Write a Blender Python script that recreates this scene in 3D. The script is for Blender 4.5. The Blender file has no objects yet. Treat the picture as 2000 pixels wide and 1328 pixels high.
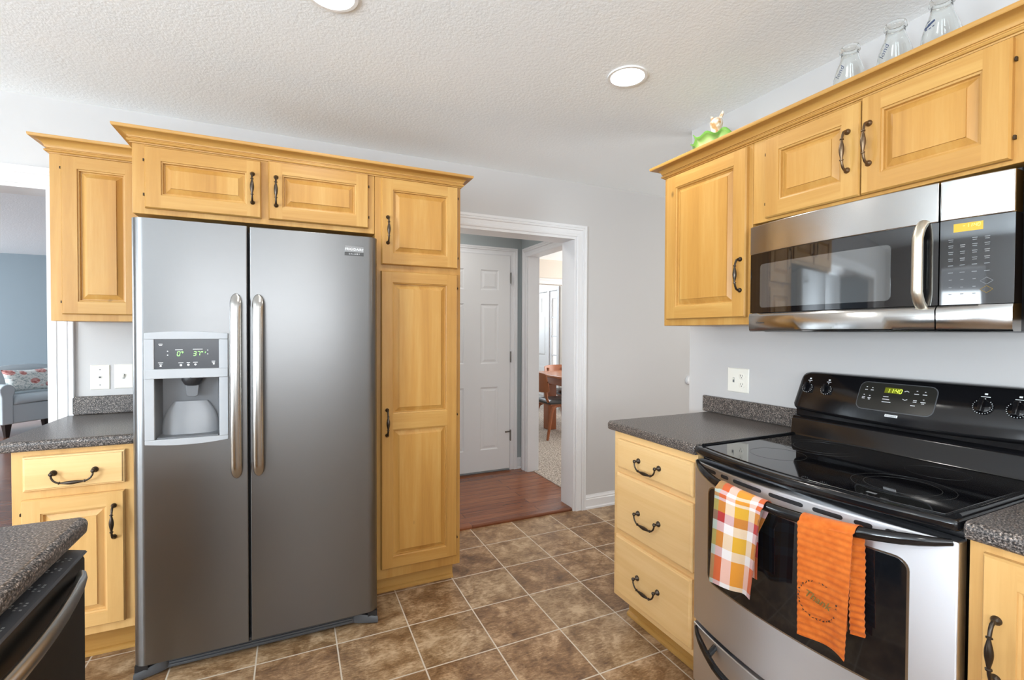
import bpy, bmesh, math, random
from mathutils import Vector, Matrix

scene = bpy.context.scene
COL = scene.collection
random.seed(7)

# ------------------------------------------------------------------ camera, world, lights, exposure
cam_d = bpy.data.cameras.new('camera')
cam = bpy.data.objects.new('camera', cam_d)
COL.objects.link(cam)
cam_d.sensor_fit = 'HORIZONTAL'
cam_d.sensor_width = 36.0
cam_d.lens = 36.0 * 922.51 / 2000.0
cam_d.clip_start = 0.02
YAW, PITCH, ROLL = 0.43424276, -0.01560263, 0.00382383
_f = Vector((math.sin(YAW) * math.cos(PITCH), math.cos(YAW) * math.cos(PITCH), math.sin(PITCH)))
_r = Vector((math.cos(YAW), -math.sin(YAW), 0))
_u = _r.cross(_f)
_r, _u = math.cos(ROLL) * _r + math.sin(ROLL) * _u, -math.sin(ROLL) * _r + math.cos(ROLL) * _u
cam.matrix_world = Matrix(((_r.x, _u.x, -_f.x, 0.0), (_r.y, _u.y, -_f.y, 0.0), (_r.z, _u.z, -_f.z, 1.33), (0, 0, 0, 1)))
scene.camera = cam

scene.view_settings.view_transform = 'Standard'
scene.view_settings.look = 'None'
scene.view_settings.gamma = 1.0
scene.view_settings.exposure = 0.38
scene.cycles.use_denoising = True
scene.cycles.max_bounces = 10
scene.cycles.diffuse_bounces = 6
scene.cycles.glossy_bounces = 5
scene.cycles.transmission_bounces = 8
scene.cycles.sample_clamp_indirect = 6.0

world = bpy.data.worlds.new('daylight')
scene.world = world
world.use_nodes = True
_bg = world.node_tree.nodes['Background']
_bg.inputs[0].default_value = (0.86, 0.93, 1.0, 1)
_bg.inputs[1].default_value = 1.6


def area(name, loc, to, sx, sy, power, color=(1, 1, 1), disk=False):
    d = bpy.data.lights.new(name, 'AREA')
    d.shape = 'DISK' if disk else 'RECTANGLE'
    d.size = sx
    if not disk:
        d.size_y = sy
    d.energy = power
    d.color = color
    o = bpy.data.objects.new(name, d)
    COL.objects.link(o)
    o.location = loc
    o.rotation_euler = (Vector(to) - Vector(loc)).to_track_quat('-Z', 'Y').to_euler()
    return o


DAY = (0.82, 0.92, 1.0)
WARM = (1.0, 0.975, 0.93)
area('patio_daylight', (-4.05, 0.87, 1.10), (0, 0.35, 4.2), 1.0, 1.9, 66, DAY)          # patio door in the west wall
area('breakfast_window_daylight', (-4.05, -1.35, 1.30), (0, -1.2, 4.2), 1.2, 1.5, 225, (0.78, 0.90, 1.0))   # window beside it
area('sink_window_daylight', (-0.35, -2.33, 1.52), (-0.35, -0.6, 3.6), 2.3, 0.8, 50, (0.93, 0.97, 1.0))     # window over the sink
area('passage_daylight', (4.45, 1.0, 1.6), (2.6, 2.4, 1.9), 1.4, 1.4, 44, WARM)            # window behind the stove wall
area('lounge_fill', (-6.4, 6.6, 1.5), (-3, 7.2, 1.0), 2.0, 1.6, 190, DAY)             # fill added to brighten the lounge, no window there
area('dining_fill', (5.3, 5.0, 1.5), (2.5, 4.6, 1.15), 2.0, 1.6, 75, WARM)             # added to light the dining room, stands for no actual window
area('foyer_fill', (3.3, 7.7, 2.40), (3.5, 7.6, 0), 0.5, 0.5, 30, DAY)  # added to brighten the front door area, has no fixture
area('hall_fill', (1.1, 3.55, 2.40), (1.1, 3.55, 0), 0.3, 0.3, 5, WARM)  # added fill for the hall, no lamp hangs here
CAN_POWER = 3.4

# ------------------------------------------------------------------ materials
MATS = {}


def nt(name):
    m = bpy.data.materials.new(name)
    m.use_nodes = True
    t = m.node_tree
    b = t.nodes['Principled BSDF']
    MATS[name] = m
    return m, t, b


def N(t, typ, **kw):
    n = t.nodes.new(typ)
    for k, v in kw.items():
        if k.startswith('i_'):
            n.inputs[k[2:].replace('_', ' ')].default_value = v
        else:
            setattr(n, k, v)
    return n


def ramp(t, stops, interp='LINEAR'):
    r = t.nodes.new('ShaderNodeValToRGB')
    r.color_ramp.interpolation = interp
    e = r.color_ramp.elements
    e[0].position, e[0].color = stops[0][0], (*stops[0][1], 1)
    e[1].position, e[1].color = stops[1][0], (*stops[1][1], 1)
    for p, c in stops[2:]:
        x = e.new(p)
        x.color = (*c, 1)
    return r


def plain(name, col, rough=0.5, metal=0.0, spec=0.5, coat=0.0, emit=None, es=0.0, trans=0.0, ior=1.45):
    m, t, b = nt(name)
    b.inputs['Base Color'].default_value = (*col, 1)
    b.inputs['Roughness'].default_value = rough
    b.inputs['Metallic'].default_value = metal
    b.inputs['Specular IOR Level'].default_value = spec
    b.inputs['Coat Weight'].default_value = coat
    b.inputs['Transmission Weight'].default_value = trans
    b.inputs['IOR'].default_value = ior
    if emit:
        b.inputs['Emission Color'].default_value = (*emit, 1)
        b.inputs['Emission Strength'].default_value = es
    return m


def mapped(t, coord, scale, rnd=True):
    tc = t.nodes.new('ShaderNodeTexCoord')
    mp = t.nodes.new('ShaderNodeMapping')
    mp.inputs['Scale'].default_value = scale
    t.links.new(tc.outputs[coord], mp.inputs['Vector'])
    if rnd:
        oi = t.nodes.new('ShaderNodeObjectInfo')
        mu = t.nodes.new('ShaderNodeMath')
        mu.operation = 'MULTIPLY'
        mu.inputs[1].default_value = 37.0
        t.links.new(oi.outputs['Random'], mu.inputs[0])
        cx = t.nodes.new('ShaderNodeCombineXYZ')
        for k in range(3):
            t.links.new(mu.outputs[0], cx.inputs[k])
        t.links.new(cx.outputs[0], mp.inputs['Location'])
    return mp, tc


def wood(name, axis, c_lo, c_mid, c_hi, rough=0.36, board=0.10, amount=1.0):
    """Cabinet timber; grain runs along AXIS; narrow glued staves of slightly different tone."""
    m, t, b = nt(name)
    L = t.links.new
    sc = {'z': (9, 9, 0.55), 'h': (0.55, 0.55, 11)}[axis]
    mp, tc = mapped(t, 'Object', sc)
    n1 = N(t, 'ShaderNodeTexNoise', i_Scale=1.6, i_Detail=5.0, i_Roughness=0.6, i_Distortion=0.6)
    L(mp.outputs[0], n1.inputs['Vector'])
    mp2, _ = mapped(t, 'Object', tuple(7 * s for s in sc))
    n2 = N(t, 'ShaderNodeTexNoise', i_Scale=2.0, i_Detail=3.0, i_Roughness=0.7)
    L(mp2.outputs[0], n2.inputs['Vector'])
    # staves
    sp = t.nodes.new('ShaderNodeSeparateXYZ')
    L(tc.outputs['Object'], sp.inputs[0])
    oi = t.nodes.new('ShaderNodeObjectInfo')
    ad = N(t, 'ShaderNodeMath', operation='ADD')
    if axis == 'z':
        L(sp.outputs[0], ad.inputs[0])
        L(sp.outputs[1], ad.inputs[1])
    else:
        L(sp.outputs[2], ad.inputs[0])
        ad.inputs[1].default_value = 0
    ad2 = N(t, 'ShaderNodeMath', operation='ADD')
    L(ad.outputs[0], ad2.inputs[0])
    L(oi.outputs['Random'], ad2.inputs[1])
    dv = N(t, 'ShaderNodeMath', operation='DIVIDE')
    L(ad2.outputs[0], dv.inputs[0])
    dv.inputs[1].default_value = board
    fl = N(t, 'ShaderNodeMath', operation='FLOOR')
    L(dv.outputs[0], fl.inputs[0])
    wn = t.nodes.new('ShaderNodeTexWhiteNoise')
    wn.noise_dimensions = '1D'
    L(fl.outputs[0], wn.inputs['W'])
    # sum
    a1 = N(t, 'ShaderNodeMath', operation='MULTIPLY_ADD')
    L(wn.outputs['Value'], a1.inputs[0])
    a1.inputs[1].default_value = 0.17 * amount
    L(n1.outputs['Fac'], a1.inputs[2])
    a2 = N(t, 'ShaderNodeMath', operation='MULTIPLY_ADD')
    L(n2.outputs['Fac'], a2.inputs[0])
    a2.inputs[1].default_value = 0.25
    L(a1.outputs[0], a2.inputs[2])
    r = ramp(t, [(0.36, c_lo), (0.95, c_hi), (0.68, c_mid)])
    L(a2.outputs[0], r.inputs[0])
    # small dark knots
    vo = N(t, 'ShaderNodeTexVoronoi', i_Scale=1.0)
    mp3, _ = mapped(t, 'Object', (4.2, 4.2, 2.6))
    L(mp3.outputs[0], vo.inputs['Vector'])
    kr = ramp(t, [(0.016, (0.35, 0.35, 0.35)), (0.05, (1, 1, 1))])
    L(vo.outputs['Distance'], kr.inputs[0])
    mx = N(t, 'ShaderNodeMix', data_type='RGBA', blend_type='MULTIPLY')
    mx.inputs['Factor'].default_value = 0.9
    L(r.outputs[0], mx.inputs[6])
    L(kr.outputs[0], mx.inputs[7])
    L(mx.outputs[2], b.inputs['Base Color'])
    b.inputs['Roughness'].default_value = rough
    b.inputs['Specular IOR Level'].default_value = 0.45
    return m


C1, C2, C3 = (0.360, 0.167, 0.035), (0.450, 0.234, 0.057), (0.53, 0.308, 0.090)
wood('wood_upright', 'z', C1, C2, C3)
wood('wood_across', 'h', C1, C2, C3)
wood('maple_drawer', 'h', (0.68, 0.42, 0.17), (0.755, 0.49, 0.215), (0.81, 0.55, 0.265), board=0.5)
wood('wood_upright_lit', 'z', (0.56, 0.31, 0.10), (0.65, 0.385, 0.14), (0.72, 0.45, 0.18), board=0.09, amount=0.8)  # this and next: cabinet wood copied paler, brighter light put into the colour
wood('wood_across_lit', 'h', (0.56, 0.31, 0.10), (0.65, 0.385, 0.14), (0.72, 0.45, 0.18))
wood('wood_panel', 'z', C1, (0.465, 0.236, 0.053), C3, board=0.085, amount=0.8)


def speckle(name):
    m, t, b = nt(name)
    L = t.links.new
    mp, _ = mapped(t, 'Object', (1, 1, 1), False)
    n = N(t, 'ShaderNodeTexNoise', i_Scale=250.0, i_Detail=2.0, i_Roughness=0.6)
    L(mp.outputs[0], n.inputs['Vector'])
    n2 = N(t, 'ShaderNodeTexNoise', i_Scale=210.0, i_Detail=1.0)
    mp2, _ = mapped(t, 'Object', (1, 1, 1), False)
    mp2.inputs['Location'].default_value = (3, 5, 7)
    L(mp2.outputs[0], n2.inputs['Vector'])
    r = ramp(t, [(0.36, (0.018, 0.017, 0.017)), (0.72, (0.52, 0.45, 0.39)), (0.45, (0.050, 0.045, 0.043)), (0.53, (0.115, 0.100, 0.092)), (0.62, (0.23, 0.20, 0.18))])
    L(n.outputs['Fac'], r.inputs[0])
    r2 = ramp(t, [(0.60, (1, 1, 1)), (0.72, (1.0, 0.70, 0.46))])
    L(n2.outputs['Fac'], r2.inputs[0])
    mx = N(t, 'ShaderNodeMix', data_type='RGBA', blend_type='MULTIPLY')
    mx.inputs['Factor'].default_value = 0.7
    L(r.outputs[0], mx.inputs[6])
    L(r2.outputs[0], mx.inputs[7])
    L(mx.outputs[2], b.inputs['Base Color'])
    b.inputs['Roughness'].default_value = 0.30
    return m


speckle('counter_laminate')


def tile_floor():
    m, t, b = nt('slate_tile')
    L = t.links.new
    tc = t.nodes.new('ShaderNodeTexCoord')
    sp = t.nodes.new('ShaderNodeSeparateXYZ')
    L(tc.outputs['Object'], sp.inputs[0])
    S, X0, Y0 = 0.3055, 0.7770, 1.8135
    cells, fr = [], []
    for k, o in ((0, X0), (1, Y0)):
        s = N(t, 'ShaderNodeMath', operation='SUBTRACT')
        L(sp.outputs[k], s.inputs[0])
        s.inputs[1].default_value = o - 40 * S
        d = N(t, 'ShaderNodeMath', operation='DIVIDE')
        L(s.outputs[0], d.inputs[0])
        d.inputs[1].default_value = S
        f = N(t, 'ShaderNodeMath', operation='FLOOR')
        L(d.outputs[0], f.inputs[0])
        q = N(t, 'ShaderNodeMath', operation='FRACT')
        L(d.outputs[0], q.inputs[0])
        h = N(t, 'ShaderNodeMath', operation='PINGPONG')
        L(q.outputs[0], h.inputs[0])
        h.inputs[1].default_value = 0.5
        cells.append(f)
        fr.append(h)
    mn = N(t, 'ShaderNodeMath', operation='MINIMUM')
    L(fr[0].outputs[0], mn.inputs[0])
    L(fr[1].outputs[0], mn.inputs[1])
    grout = ramp(t, [(0.0075, (0, 0, 0)), (0.0105, (1, 1, 1))])
    L(mn.outputs[0], grout.inputs[0])
    cx = t.nodes.new('ShaderNodeCombineXYZ')
    L(cells[0].outputs[0], cx.inputs[0])
    L(cells[1].outputs[0], cx.inputs[1])
    wn = t.nodes.new('ShaderNodeTexWhiteNoise')
    wn.noise_dimensions = '2D'
    L(cx.outputs[0], wn.inputs['Vector'])
    # per-tile shifted coordinates so the pattern breaks at each joint
    off = N(t, 'ShaderNodeVectorMath', operation='MULTIPLY_ADD')
    L(wn.outputs['Color'], off.inputs[0])
    off.inputs[1].default_value = (11, 17, 5)
    L(tc.outputs['Object'], off.inputs[2])
    n1 = N(t, 'ShaderNodeTexNoise', i_Scale=9.0, i_Detail=8.0, i_Roughness=0.72, i_Distortion=0.35)
    L(off.outputs[0], n1.inputs['Vector'])
    mpg = t.nodes.new('ShaderNodeMapping')
    mpg.inputs['Scale'].default_value = (16, 60, 10)
    mpg.inputs['Rotation'].default_value = (0, 0, 0.6)
    L(off.outputs[0], mpg.inputs['Vector'])
    n2 = N(t, 'ShaderNodeTexNoise', i_Scale=2.2, i_Detail=4.0, i_Roughness=0.7)
    L(mpg.outputs[0], n2.inputs['Vector'])
    a = N(t, 'ShaderNodeMath', operation='MULTIPLY_ADD')
    L(n2.outputs['Fac'], a.inputs[0])
    a.inputs[1].default_value = 0.45
    L(n1.outputs['Fac'], a.inputs[2])
    a2 = N(t, 'ShaderNodeMath', operation='MULTIPLY_ADD')
    L(wn.outputs['Value'], a2.inputs[0])
    a2.inputs[1].default_value = 0.10
    L(a.outputs[0], a2.inputs[2])
    r = ramp(t, [(0.50, (0.080, 0.039, 0.016)), (0.96, (0.56, 0.385, 0.235)), (0.62, (0.150, 0.077, 0.033)), (0.72, (0.230, 0.126, 0.058)), (0.82, (0.35, 0.215, 0.112))])
    L(a2.outputs[0], r.inputs[0])
    # grey-green cast on some tiles
    hs = ramp(t, [(0.3, (1, 1, 1)), (0.9, (0.93, 0.98, 1.0))])
    L(wn.outputs['Value'], hs.inputs[0])
    mu = N(t, 'ShaderNodeMix', data_type='RGBA', blend_type='MULTIPLY')
    mu.inputs['Factor'].default_value = 1.0
    L(r.outputs[0], mu.inputs[6])
    L(hs.outputs[0], mu.inputs[7])
    mx = N(t, 'ShaderNodeMix', data_type='RGBA')
    L(grout.outputs[0], mx.inputs['Factor'])
    mx.inputs[6].default_value = (0.60, 0.52, 0.42, 1)
    L(mu.outputs[2], mx.inputs[7])
    L(mx.outputs[2], b.inputs['Base Color'])
    rr = ramp(t, [(0.3, (0.30, 0.30, 0.30)), (0.75, (0.46, 0.46, 0.46))])
    L(n1.outputs['Fac'], rr.inputs[0])
    L(rr.outputs[0], b.inputs['Roughness'])
    bp = N(t, 'ShaderNodeBump', i_Strength=0.25, i_Distance=0.004)
    ba = N(t, 'ShaderNodeMath', operation='MULTIPLY_ADD')
    L(a.outputs[0], ba.inputs[0])
    ba.inputs[1].default_value = 0.5
    L(grout.outputs[0], ba.inputs[2])
    L(ba.outputs[0], bp.inputs['Height'])
    L(bp.outputs[0], b.inputs['Normal'])


tile_floor()


def bumpy(name, col, scale, strength, dist, rough, detail=3.0, col2=None, ramp_pos=(0.4, 0.6)):
    m, t, b = nt(name)
    L = t.links.new
    mp, _ = mapped(t, 'Object', (1, 1, 1), False)
    n = N(t, 'ShaderNodeTexNoise', i_Scale=scale, i_Detail=detail, i_Roughness=0.55)
    L(mp.outputs[0], n.inputs['Vector'])
    bp = N(t, 'ShaderNodeBump', i_Strength=strength, i_Distance=dist)
    L(n.outputs['Fac'], bp.inputs['Height'])
    L(bp.outputs[0], b.inputs['Normal'])
    b.inputs['Roughness'].default_value = rough
    if col2:
        r = ramp(t, [(ramp_pos[0], col), (ramp_pos[1], col2)])
        L(n.outputs['Fac'], r.inputs[0])
        L(r.outputs[0], b.inputs['Base Color'])
    else:
        b.inputs['Base Color'].default_value = (*col, 1)
    return m


bumpy('ceiling_texture', (0.93, 0.975, 1.0), 85.0, 0.4, 0.004, 0.9, 2.0)
bumpy('wall_paint', (0.52, 0.505, 0.495), 220.0, 0.06, 0.001, 0.6)
bumpy('blue_paint', (0.20, 0.245, 0.275), 220.0, 0.06, 0.001, 0.6)
bumpy('hall_paint', (0.36, 0.40, 0.41), 220.0, 0.06, 0.001, 0.6)
bumpy('beige_paint', (0.66, 0.60, 0.53), 220.0, 0.06, 0.001, 0.6)
bumpy('carpet_pile', (0.20, 0.16, 0.13), 75.0, 1.0, 0.02, 0.95, 4.0, (0.62, 0.53, 0.45), (0.38, 0.60))
plain('white_trim', (0.72, 0.72, 0.73), 0.35)
plain('door_white', (0.70, 0.70, 0.70), 0.42)
plain('plate_ivory', (0.80, 0.77, 0.69), 0.4)
plain('plate_dark', (0.06, 0.06, 0.06), 0.5)


def hardwood():
    m, t, b = nt('hardwood_boards')
    L = t.links.new
    mp, tc = mapped(t, 'Object', (1, 1, 1), False)
    br = t.nodes.new('ShaderNodeTexBrick')
    br.inputs['Scale'].default_value = 1.0
    br.inputs['Brick Width'].default_value = 1.1
    br.inputs['Row Height'].default_value = 0.085
    br.inputs['Mortar Size'].default_value = 0.0012
    br.inputs['Color1'].default_value = (0.17, 0.055, 0.022, 1)
    br.inputs['Color2'].default_value = (0.27, 0.095, 0.038, 1)
    br.inputs['Mortar'].default_value = (0.05, 0.016, 0.008, 1)
    L(mp.outputs[0], br.inputs['Vector'])
    mp2, _ = mapped(t, 'Object', (2.5, 40, 1), False)
    n = N(t, 'ShaderNodeTexNoise', i_Scale=1.5, i_Detail=4.0)
    L(mp2.outputs[0], n.inputs['Vector'])
    r = ramp(t, [(0.3, (0.65, 0.62, 0.6)), (0.7, (1.15, 1.15, 1.15))])
    L(n.outputs['Fac'], r.inputs[0])
    mx = N(t, 'ShaderNodeMix', data_type='RGBA', blend_type='MULTIPLY')
    mx.inputs['Factor'].default_value = 1.0
    L(br.outputs['Color'], mx.inputs[6])
    L(r.outputs[0], mx.inputs[7])
    L(mx.outputs[2], b.inputs['Base Color'])
    b.inputs['Roughness'].default_value = 0.22
    bp = N(t, 'ShaderNodeBump', i_Strength=0.08, i_Distance=0.003)
    mp3, _ = mapped(t, 'Object', (1, 1, 1), False)
    n3 = N(t, 'ShaderNodeTexNoise', i_Scale=14.0, i_Detail=1.0)
    L(mp3.outputs[0], n3.inputs['Vector'])
    L(n3.outputs['Fac'], bp.inputs['Height'])
    L(bp.outputs[0], b.inputs['Normal'])


hardwood()


def steel(name, col, rough, aniso=0.6, streak=(3, 3, 300)):
    m, t, b = nt(name)
    L = t.links.new
    b.inputs['Base Color'].default_value = (*col, 1)
    b.inputs['Metallic'].default_value = 1.0
    mp, _ = mapped(t, 'Object', streak, False)
    n = N(t, 'ShaderNodeTexNoise', i_Scale=2.0, i_Detail=2.0)
    L(mp.outputs[0], n.inputs['Vector'])
    r = ramp(t, [(0.3, (rough * 0.96,) * 3), (0.7, (rough * 1.04,) * 3)])
    L(n.outputs['Fac'], r.inputs[0])
    L(r.outputs[0], b.inputs['Roughness'])
    b.inputs['Anisotropic'].default_value = aniso
    tg = t.nodes.new('ShaderNodeTangent')
    tg.direction_type = 'RADIAL'
    tg.axis = 'Z'
    L(tg.outputs[0], b.inputs['Tangent'])
    b.inputs['Anisotropic Rotation'].default_value = 0.25
    return m


steel('brushed_steel', (0.215, 0.214, 0.214), 0.32, 0.40)
steel('oven_steel', (0.80, 0.81, 0.85), 0.48, 0.85)
steel('microwave_steel', (0.52, 0.515, 0.505), 0.20, 0.5)
steel('handle_steel', (0.46, 0.45, 0.43), 0.24, 0.2)
steel('dark_steel', (0.085, 0.08, 0.075), 0.30, 0.4)
plain('champagne_steel', (0.72, 0.68, 0.58), 0.33, 1.0)
plain('bronze_pull', (0.075, 0.060, 0.048), 0.30, 0.9)
plain('antique_brass_pull', (0.17, 0.115, 0.07), 0.36, 0.9)
plain('grey_plastic', (0.40, 0.41, 0.425), 0.38)
plain('badge_metal', (0.22, 0.22, 0.22), 0.35, 0.6)
plain('recess_plastic', (0.135, 0.14, 0.148), 0.28)
plain('cup_plastic', (0.22, 0.225, 0.235), 0.24)
plain('dark_plastic', (0.022, 0.022, 0.024), 0.35)
plain('grille_grey', (0.085, 0.09, 0.098), 0.42)
plain('fridge_side', (0.09, 0.09, 0.09), 0.5)
plain('panel_charcoal', (0.050, 0.052, 0.058), 0.22)
plain('panel_dark', (0.022, 0.021, 0.018), 0.22)
plain('black_enamel', (0.006, 0.006, 0.007), 0.13, 0, 0.6)
plain('black_glass', (0.004, 0.004, 0.005), 0.04, 0, 0.8, ior=1.6)
plain('oven_glass', (0.006, 0.007, 0.009), 0.05, 0, 0.8)
plain('microwave_screen', (0.060, 0.063, 0.064), 0.05, 0, 1.0, ior=1.8)
plain('mark_white', (0.75, 0.76, 0.77), 0.5)
plain('mark_grey', (0.15, 0.155, 0.16), 0.5)
plain('ring_grey', (0.022, 0.022, 0.021), 0.25)
plain('green_digits', (0.1, 0.3, 0.05), 0.4, emit=(0.42, 1.0, 0.28), es=1.3)
plain('amber_digits', (0.2, 0.3, 0.02), 0.4, emit=(0.75, 0.95, 0.12), es=1.0)
plain('green_window', (0.03, 0.04, 0.004), 0.3, emit=(0.22, 0.24, 0.01), es=0.5)
plain('orange_window', (0.30, 0.20, 0.01), 0.25, emit=(0.72, 0.43, 0.02), es=0.45)
plain('yellow_digits', (0.5, 0.45, 0.1), 0.4, emit=(1.0, 0.86, 0.18), es=1.0)
plain('lamp_lens', (1, 1, 1), 0.4, emit=(1.0, 0.97, 0.92), es=9.0)
plain('lamp_trim', (0.86, 0.86, 0.85), 0.4)
plain('bottle_glass', (0.97, 0.985, 0.975), 0.02, trans=1.0, ior=1.45)
plain('blue_print', (0.05, 0.07, 0.14), 0.5)
plain('ceramic_green', (0.33, 0.55, 0.14), 0.15)
plain('settee_cloth', (0.50, 0.55, 0.58), 0.85)
plain('dark_leg', (0.02, 0.014, 0.012), 0.4)
plain('bent_plywood', (0.30, 0.095, 0.035), 0.28)
plain('table_wood', (0.36, 0.13, 0.05), 0.25)
plain('leather_black', (0.03, 0.028, 0.027), 0.35)
plain('hinge_metal', (0.20, 0.185, 0.17), 0.4, 0.9)
plain('pin_dark', (0.05, 0.03, 0.015), 0.5, 0.6)
plain('clear_pane', (1, 1, 1), 0.0, trans=1.0, ior=1.02)


def uv_color(name, build, rough=0.9, bump=None):
    m, t, b = nt(name)
    b.inputs['Roughness'].default_value = rough
    b.inputs['Specular IOR Level'].default_value = 0.2
    tc = t.nodes.new('ShaderNodeTexCoord')
    out = build(t, tc)
    t.links.new(out, b.inputs['Base Color'])
    n = N(t, 'ShaderNodeTexNoise', i_Scale=700.0)
    t.links.new(tc.outputs['Object'], n.inputs['Vector'])
    bp = N(t, 'ShaderNodeBump', i_Strength=0.5, i_Distance=0.0015)
    t.links.new(n.outputs['Fac'], bp.inputs['Height'])
    t.links.new(bp.outputs[0], b.inputs['Normal'])
    b.inputs['Sheen Weight'].default_value = 0.15
    return m


def plaid(t, tc):
    sp = t.nodes.new('ShaderNodeSeparateXYZ')
    t.links.new(tc.outputs['UV'], sp.inputs[0])
    W, O, G, R, Yl = (0.76, 0.71, 0.70), (0.72, 0.19, 0.03), (0.05, 0.22, 0.12), (0.42, 0.035, 0.035), (0.66, 0.36, 0.03)
    ru = ramp(t, [(0.0, G), (0.13, R), (0.29, W), (0.47, Yl), (0.76, W), (0.90, R)], 'CONSTANT')
    rv = ramp(t, [(0.0, W), (0.02, O), (0.15, W), (0.20, Yl), (0.285, W), (0.335, R), (0.385, Yl), (0.445, W), (0.460, O), (0.478, W), (0.495, O), (0.60, W), (0.66, Yl), (0.75, W), (0.80, R), (0.88, O)], 'CONSTANT')
    t.links.new(sp.outputs[0], ru.inputs[0])
    t.links.new(sp.outputs[1], rv.inputs[0])
    mx = N(t, 'ShaderNodeMix', data_type='RGBA')
    mx.inputs['Factor'].default_value = 0.5
    t.links.new(ru.outputs[0], mx.inputs[6])
    t.links.new(rv.outputs[0], mx.inputs[7])
    return mx.outputs[2]


def ribbed(t, tc):
    n = N(t, 'ShaderNodeTexNoise', i_Scale=55.0, i_Detail=3.0)
    t.links.new(tc.outputs['Object'], n.inputs['Vector'])
    r = ramp(t, [(0.3, (0.50, 0.102, 0.010)), (0.7, (0.62, 0.155, 0.022))])
    t.links.new(n.outputs['Fac'], r.inputs[0])
    return r.outputs[0]


def pillow_print(t, tc):
    mp = t.nodes.new('ShaderNodeMapping')
    mp.inputs['Scale'].default_value = (3.4, 2.4, 1)
    t.links.new(tc.outputs['UV'], mp.inputs['Vector'])
    v = N(t, 'ShaderNodeTexVoronoi', i_Scale=1.0, i_Randomness=0.8)
    t.links.new(mp.outputs[0], v.inputs['Vector'])
    blob = ramp(t, [(0.36, (1, 1, 1)), (0.41, (0, 0, 0))])
    t.links.new(v.outputs['Distance'], blob.inputs[0])
    n = N(t, 'ShaderNodeTexNoise', i_Scale=14.0, i_Detail=2.0, i_Distortion=1.5)
    t.links.new(tc.outputs['UV'], n.inputs['Vector'])
    base = ramp(t, [(0.40, (0.36, 0.42, 0.41)), (0.48, (0.80, 0.80, 0.76))])
    t.links.new(n.outputs['Fac'], base.inputs[0])
    pk = ramp(t, [(0.35, (0.40, 0.10, 0.09)), (0.62, (0.72, 0.40, 0.36))])
    t.links.new(n.outputs['Fac'], pk.inputs[0])
    mx = N(t, 'ShaderNodeMix', data_type='RGBA')
    t.links.new(blob.outputs[0], mx.inputs['Factor'])
    t.links.new(base.outputs[0], mx.inputs[6])
    t.links.new(pk.outputs[0], mx.inputs[7])
    return mx.outputs[2]


uv_color('plaid_cloth', plaid)
uv_color('orange_terry', ribbed)
uv_color('pillow_cloth', pillow_print)


def rabbit_glaze(t, tc):
    n = N(t, 'ShaderNodeTexNoise', i_Scale=38.0, i_Detail=2.0)
    t.links.new(tc.outputs['Object'], n.inputs['Vector'])
    r = ramp(t, [(0.42, (0.78, 0.70, 0.58)), (0.62, (0.50, 0.27, 0.11))])
    t.links.new(n.outputs['Fac'], r.inputs[0])
    return r.outputs[0]


uv_color('rabbit_glaze', rabbit_glaze, 0.2)


def leaf_glaze(t, tc):
    sp = t.nodes.new('ShaderNodeSeparateXYZ')
    t.links.new(tc.outputs['UV'], sp.inputs[0])
    r = ramp(t, [(0.30, (0.70, 0.80, 0.55)), (1.0, (0.13, 0.33, 0.04)), (0.8, (0.42, 0.62, 0.20))])
    t.links.new(sp.outputs[1], r.inputs[0])
    return r.outputs[0]


uv_color('leaf_glaze', leaf_glaze, 0.15)


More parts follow.
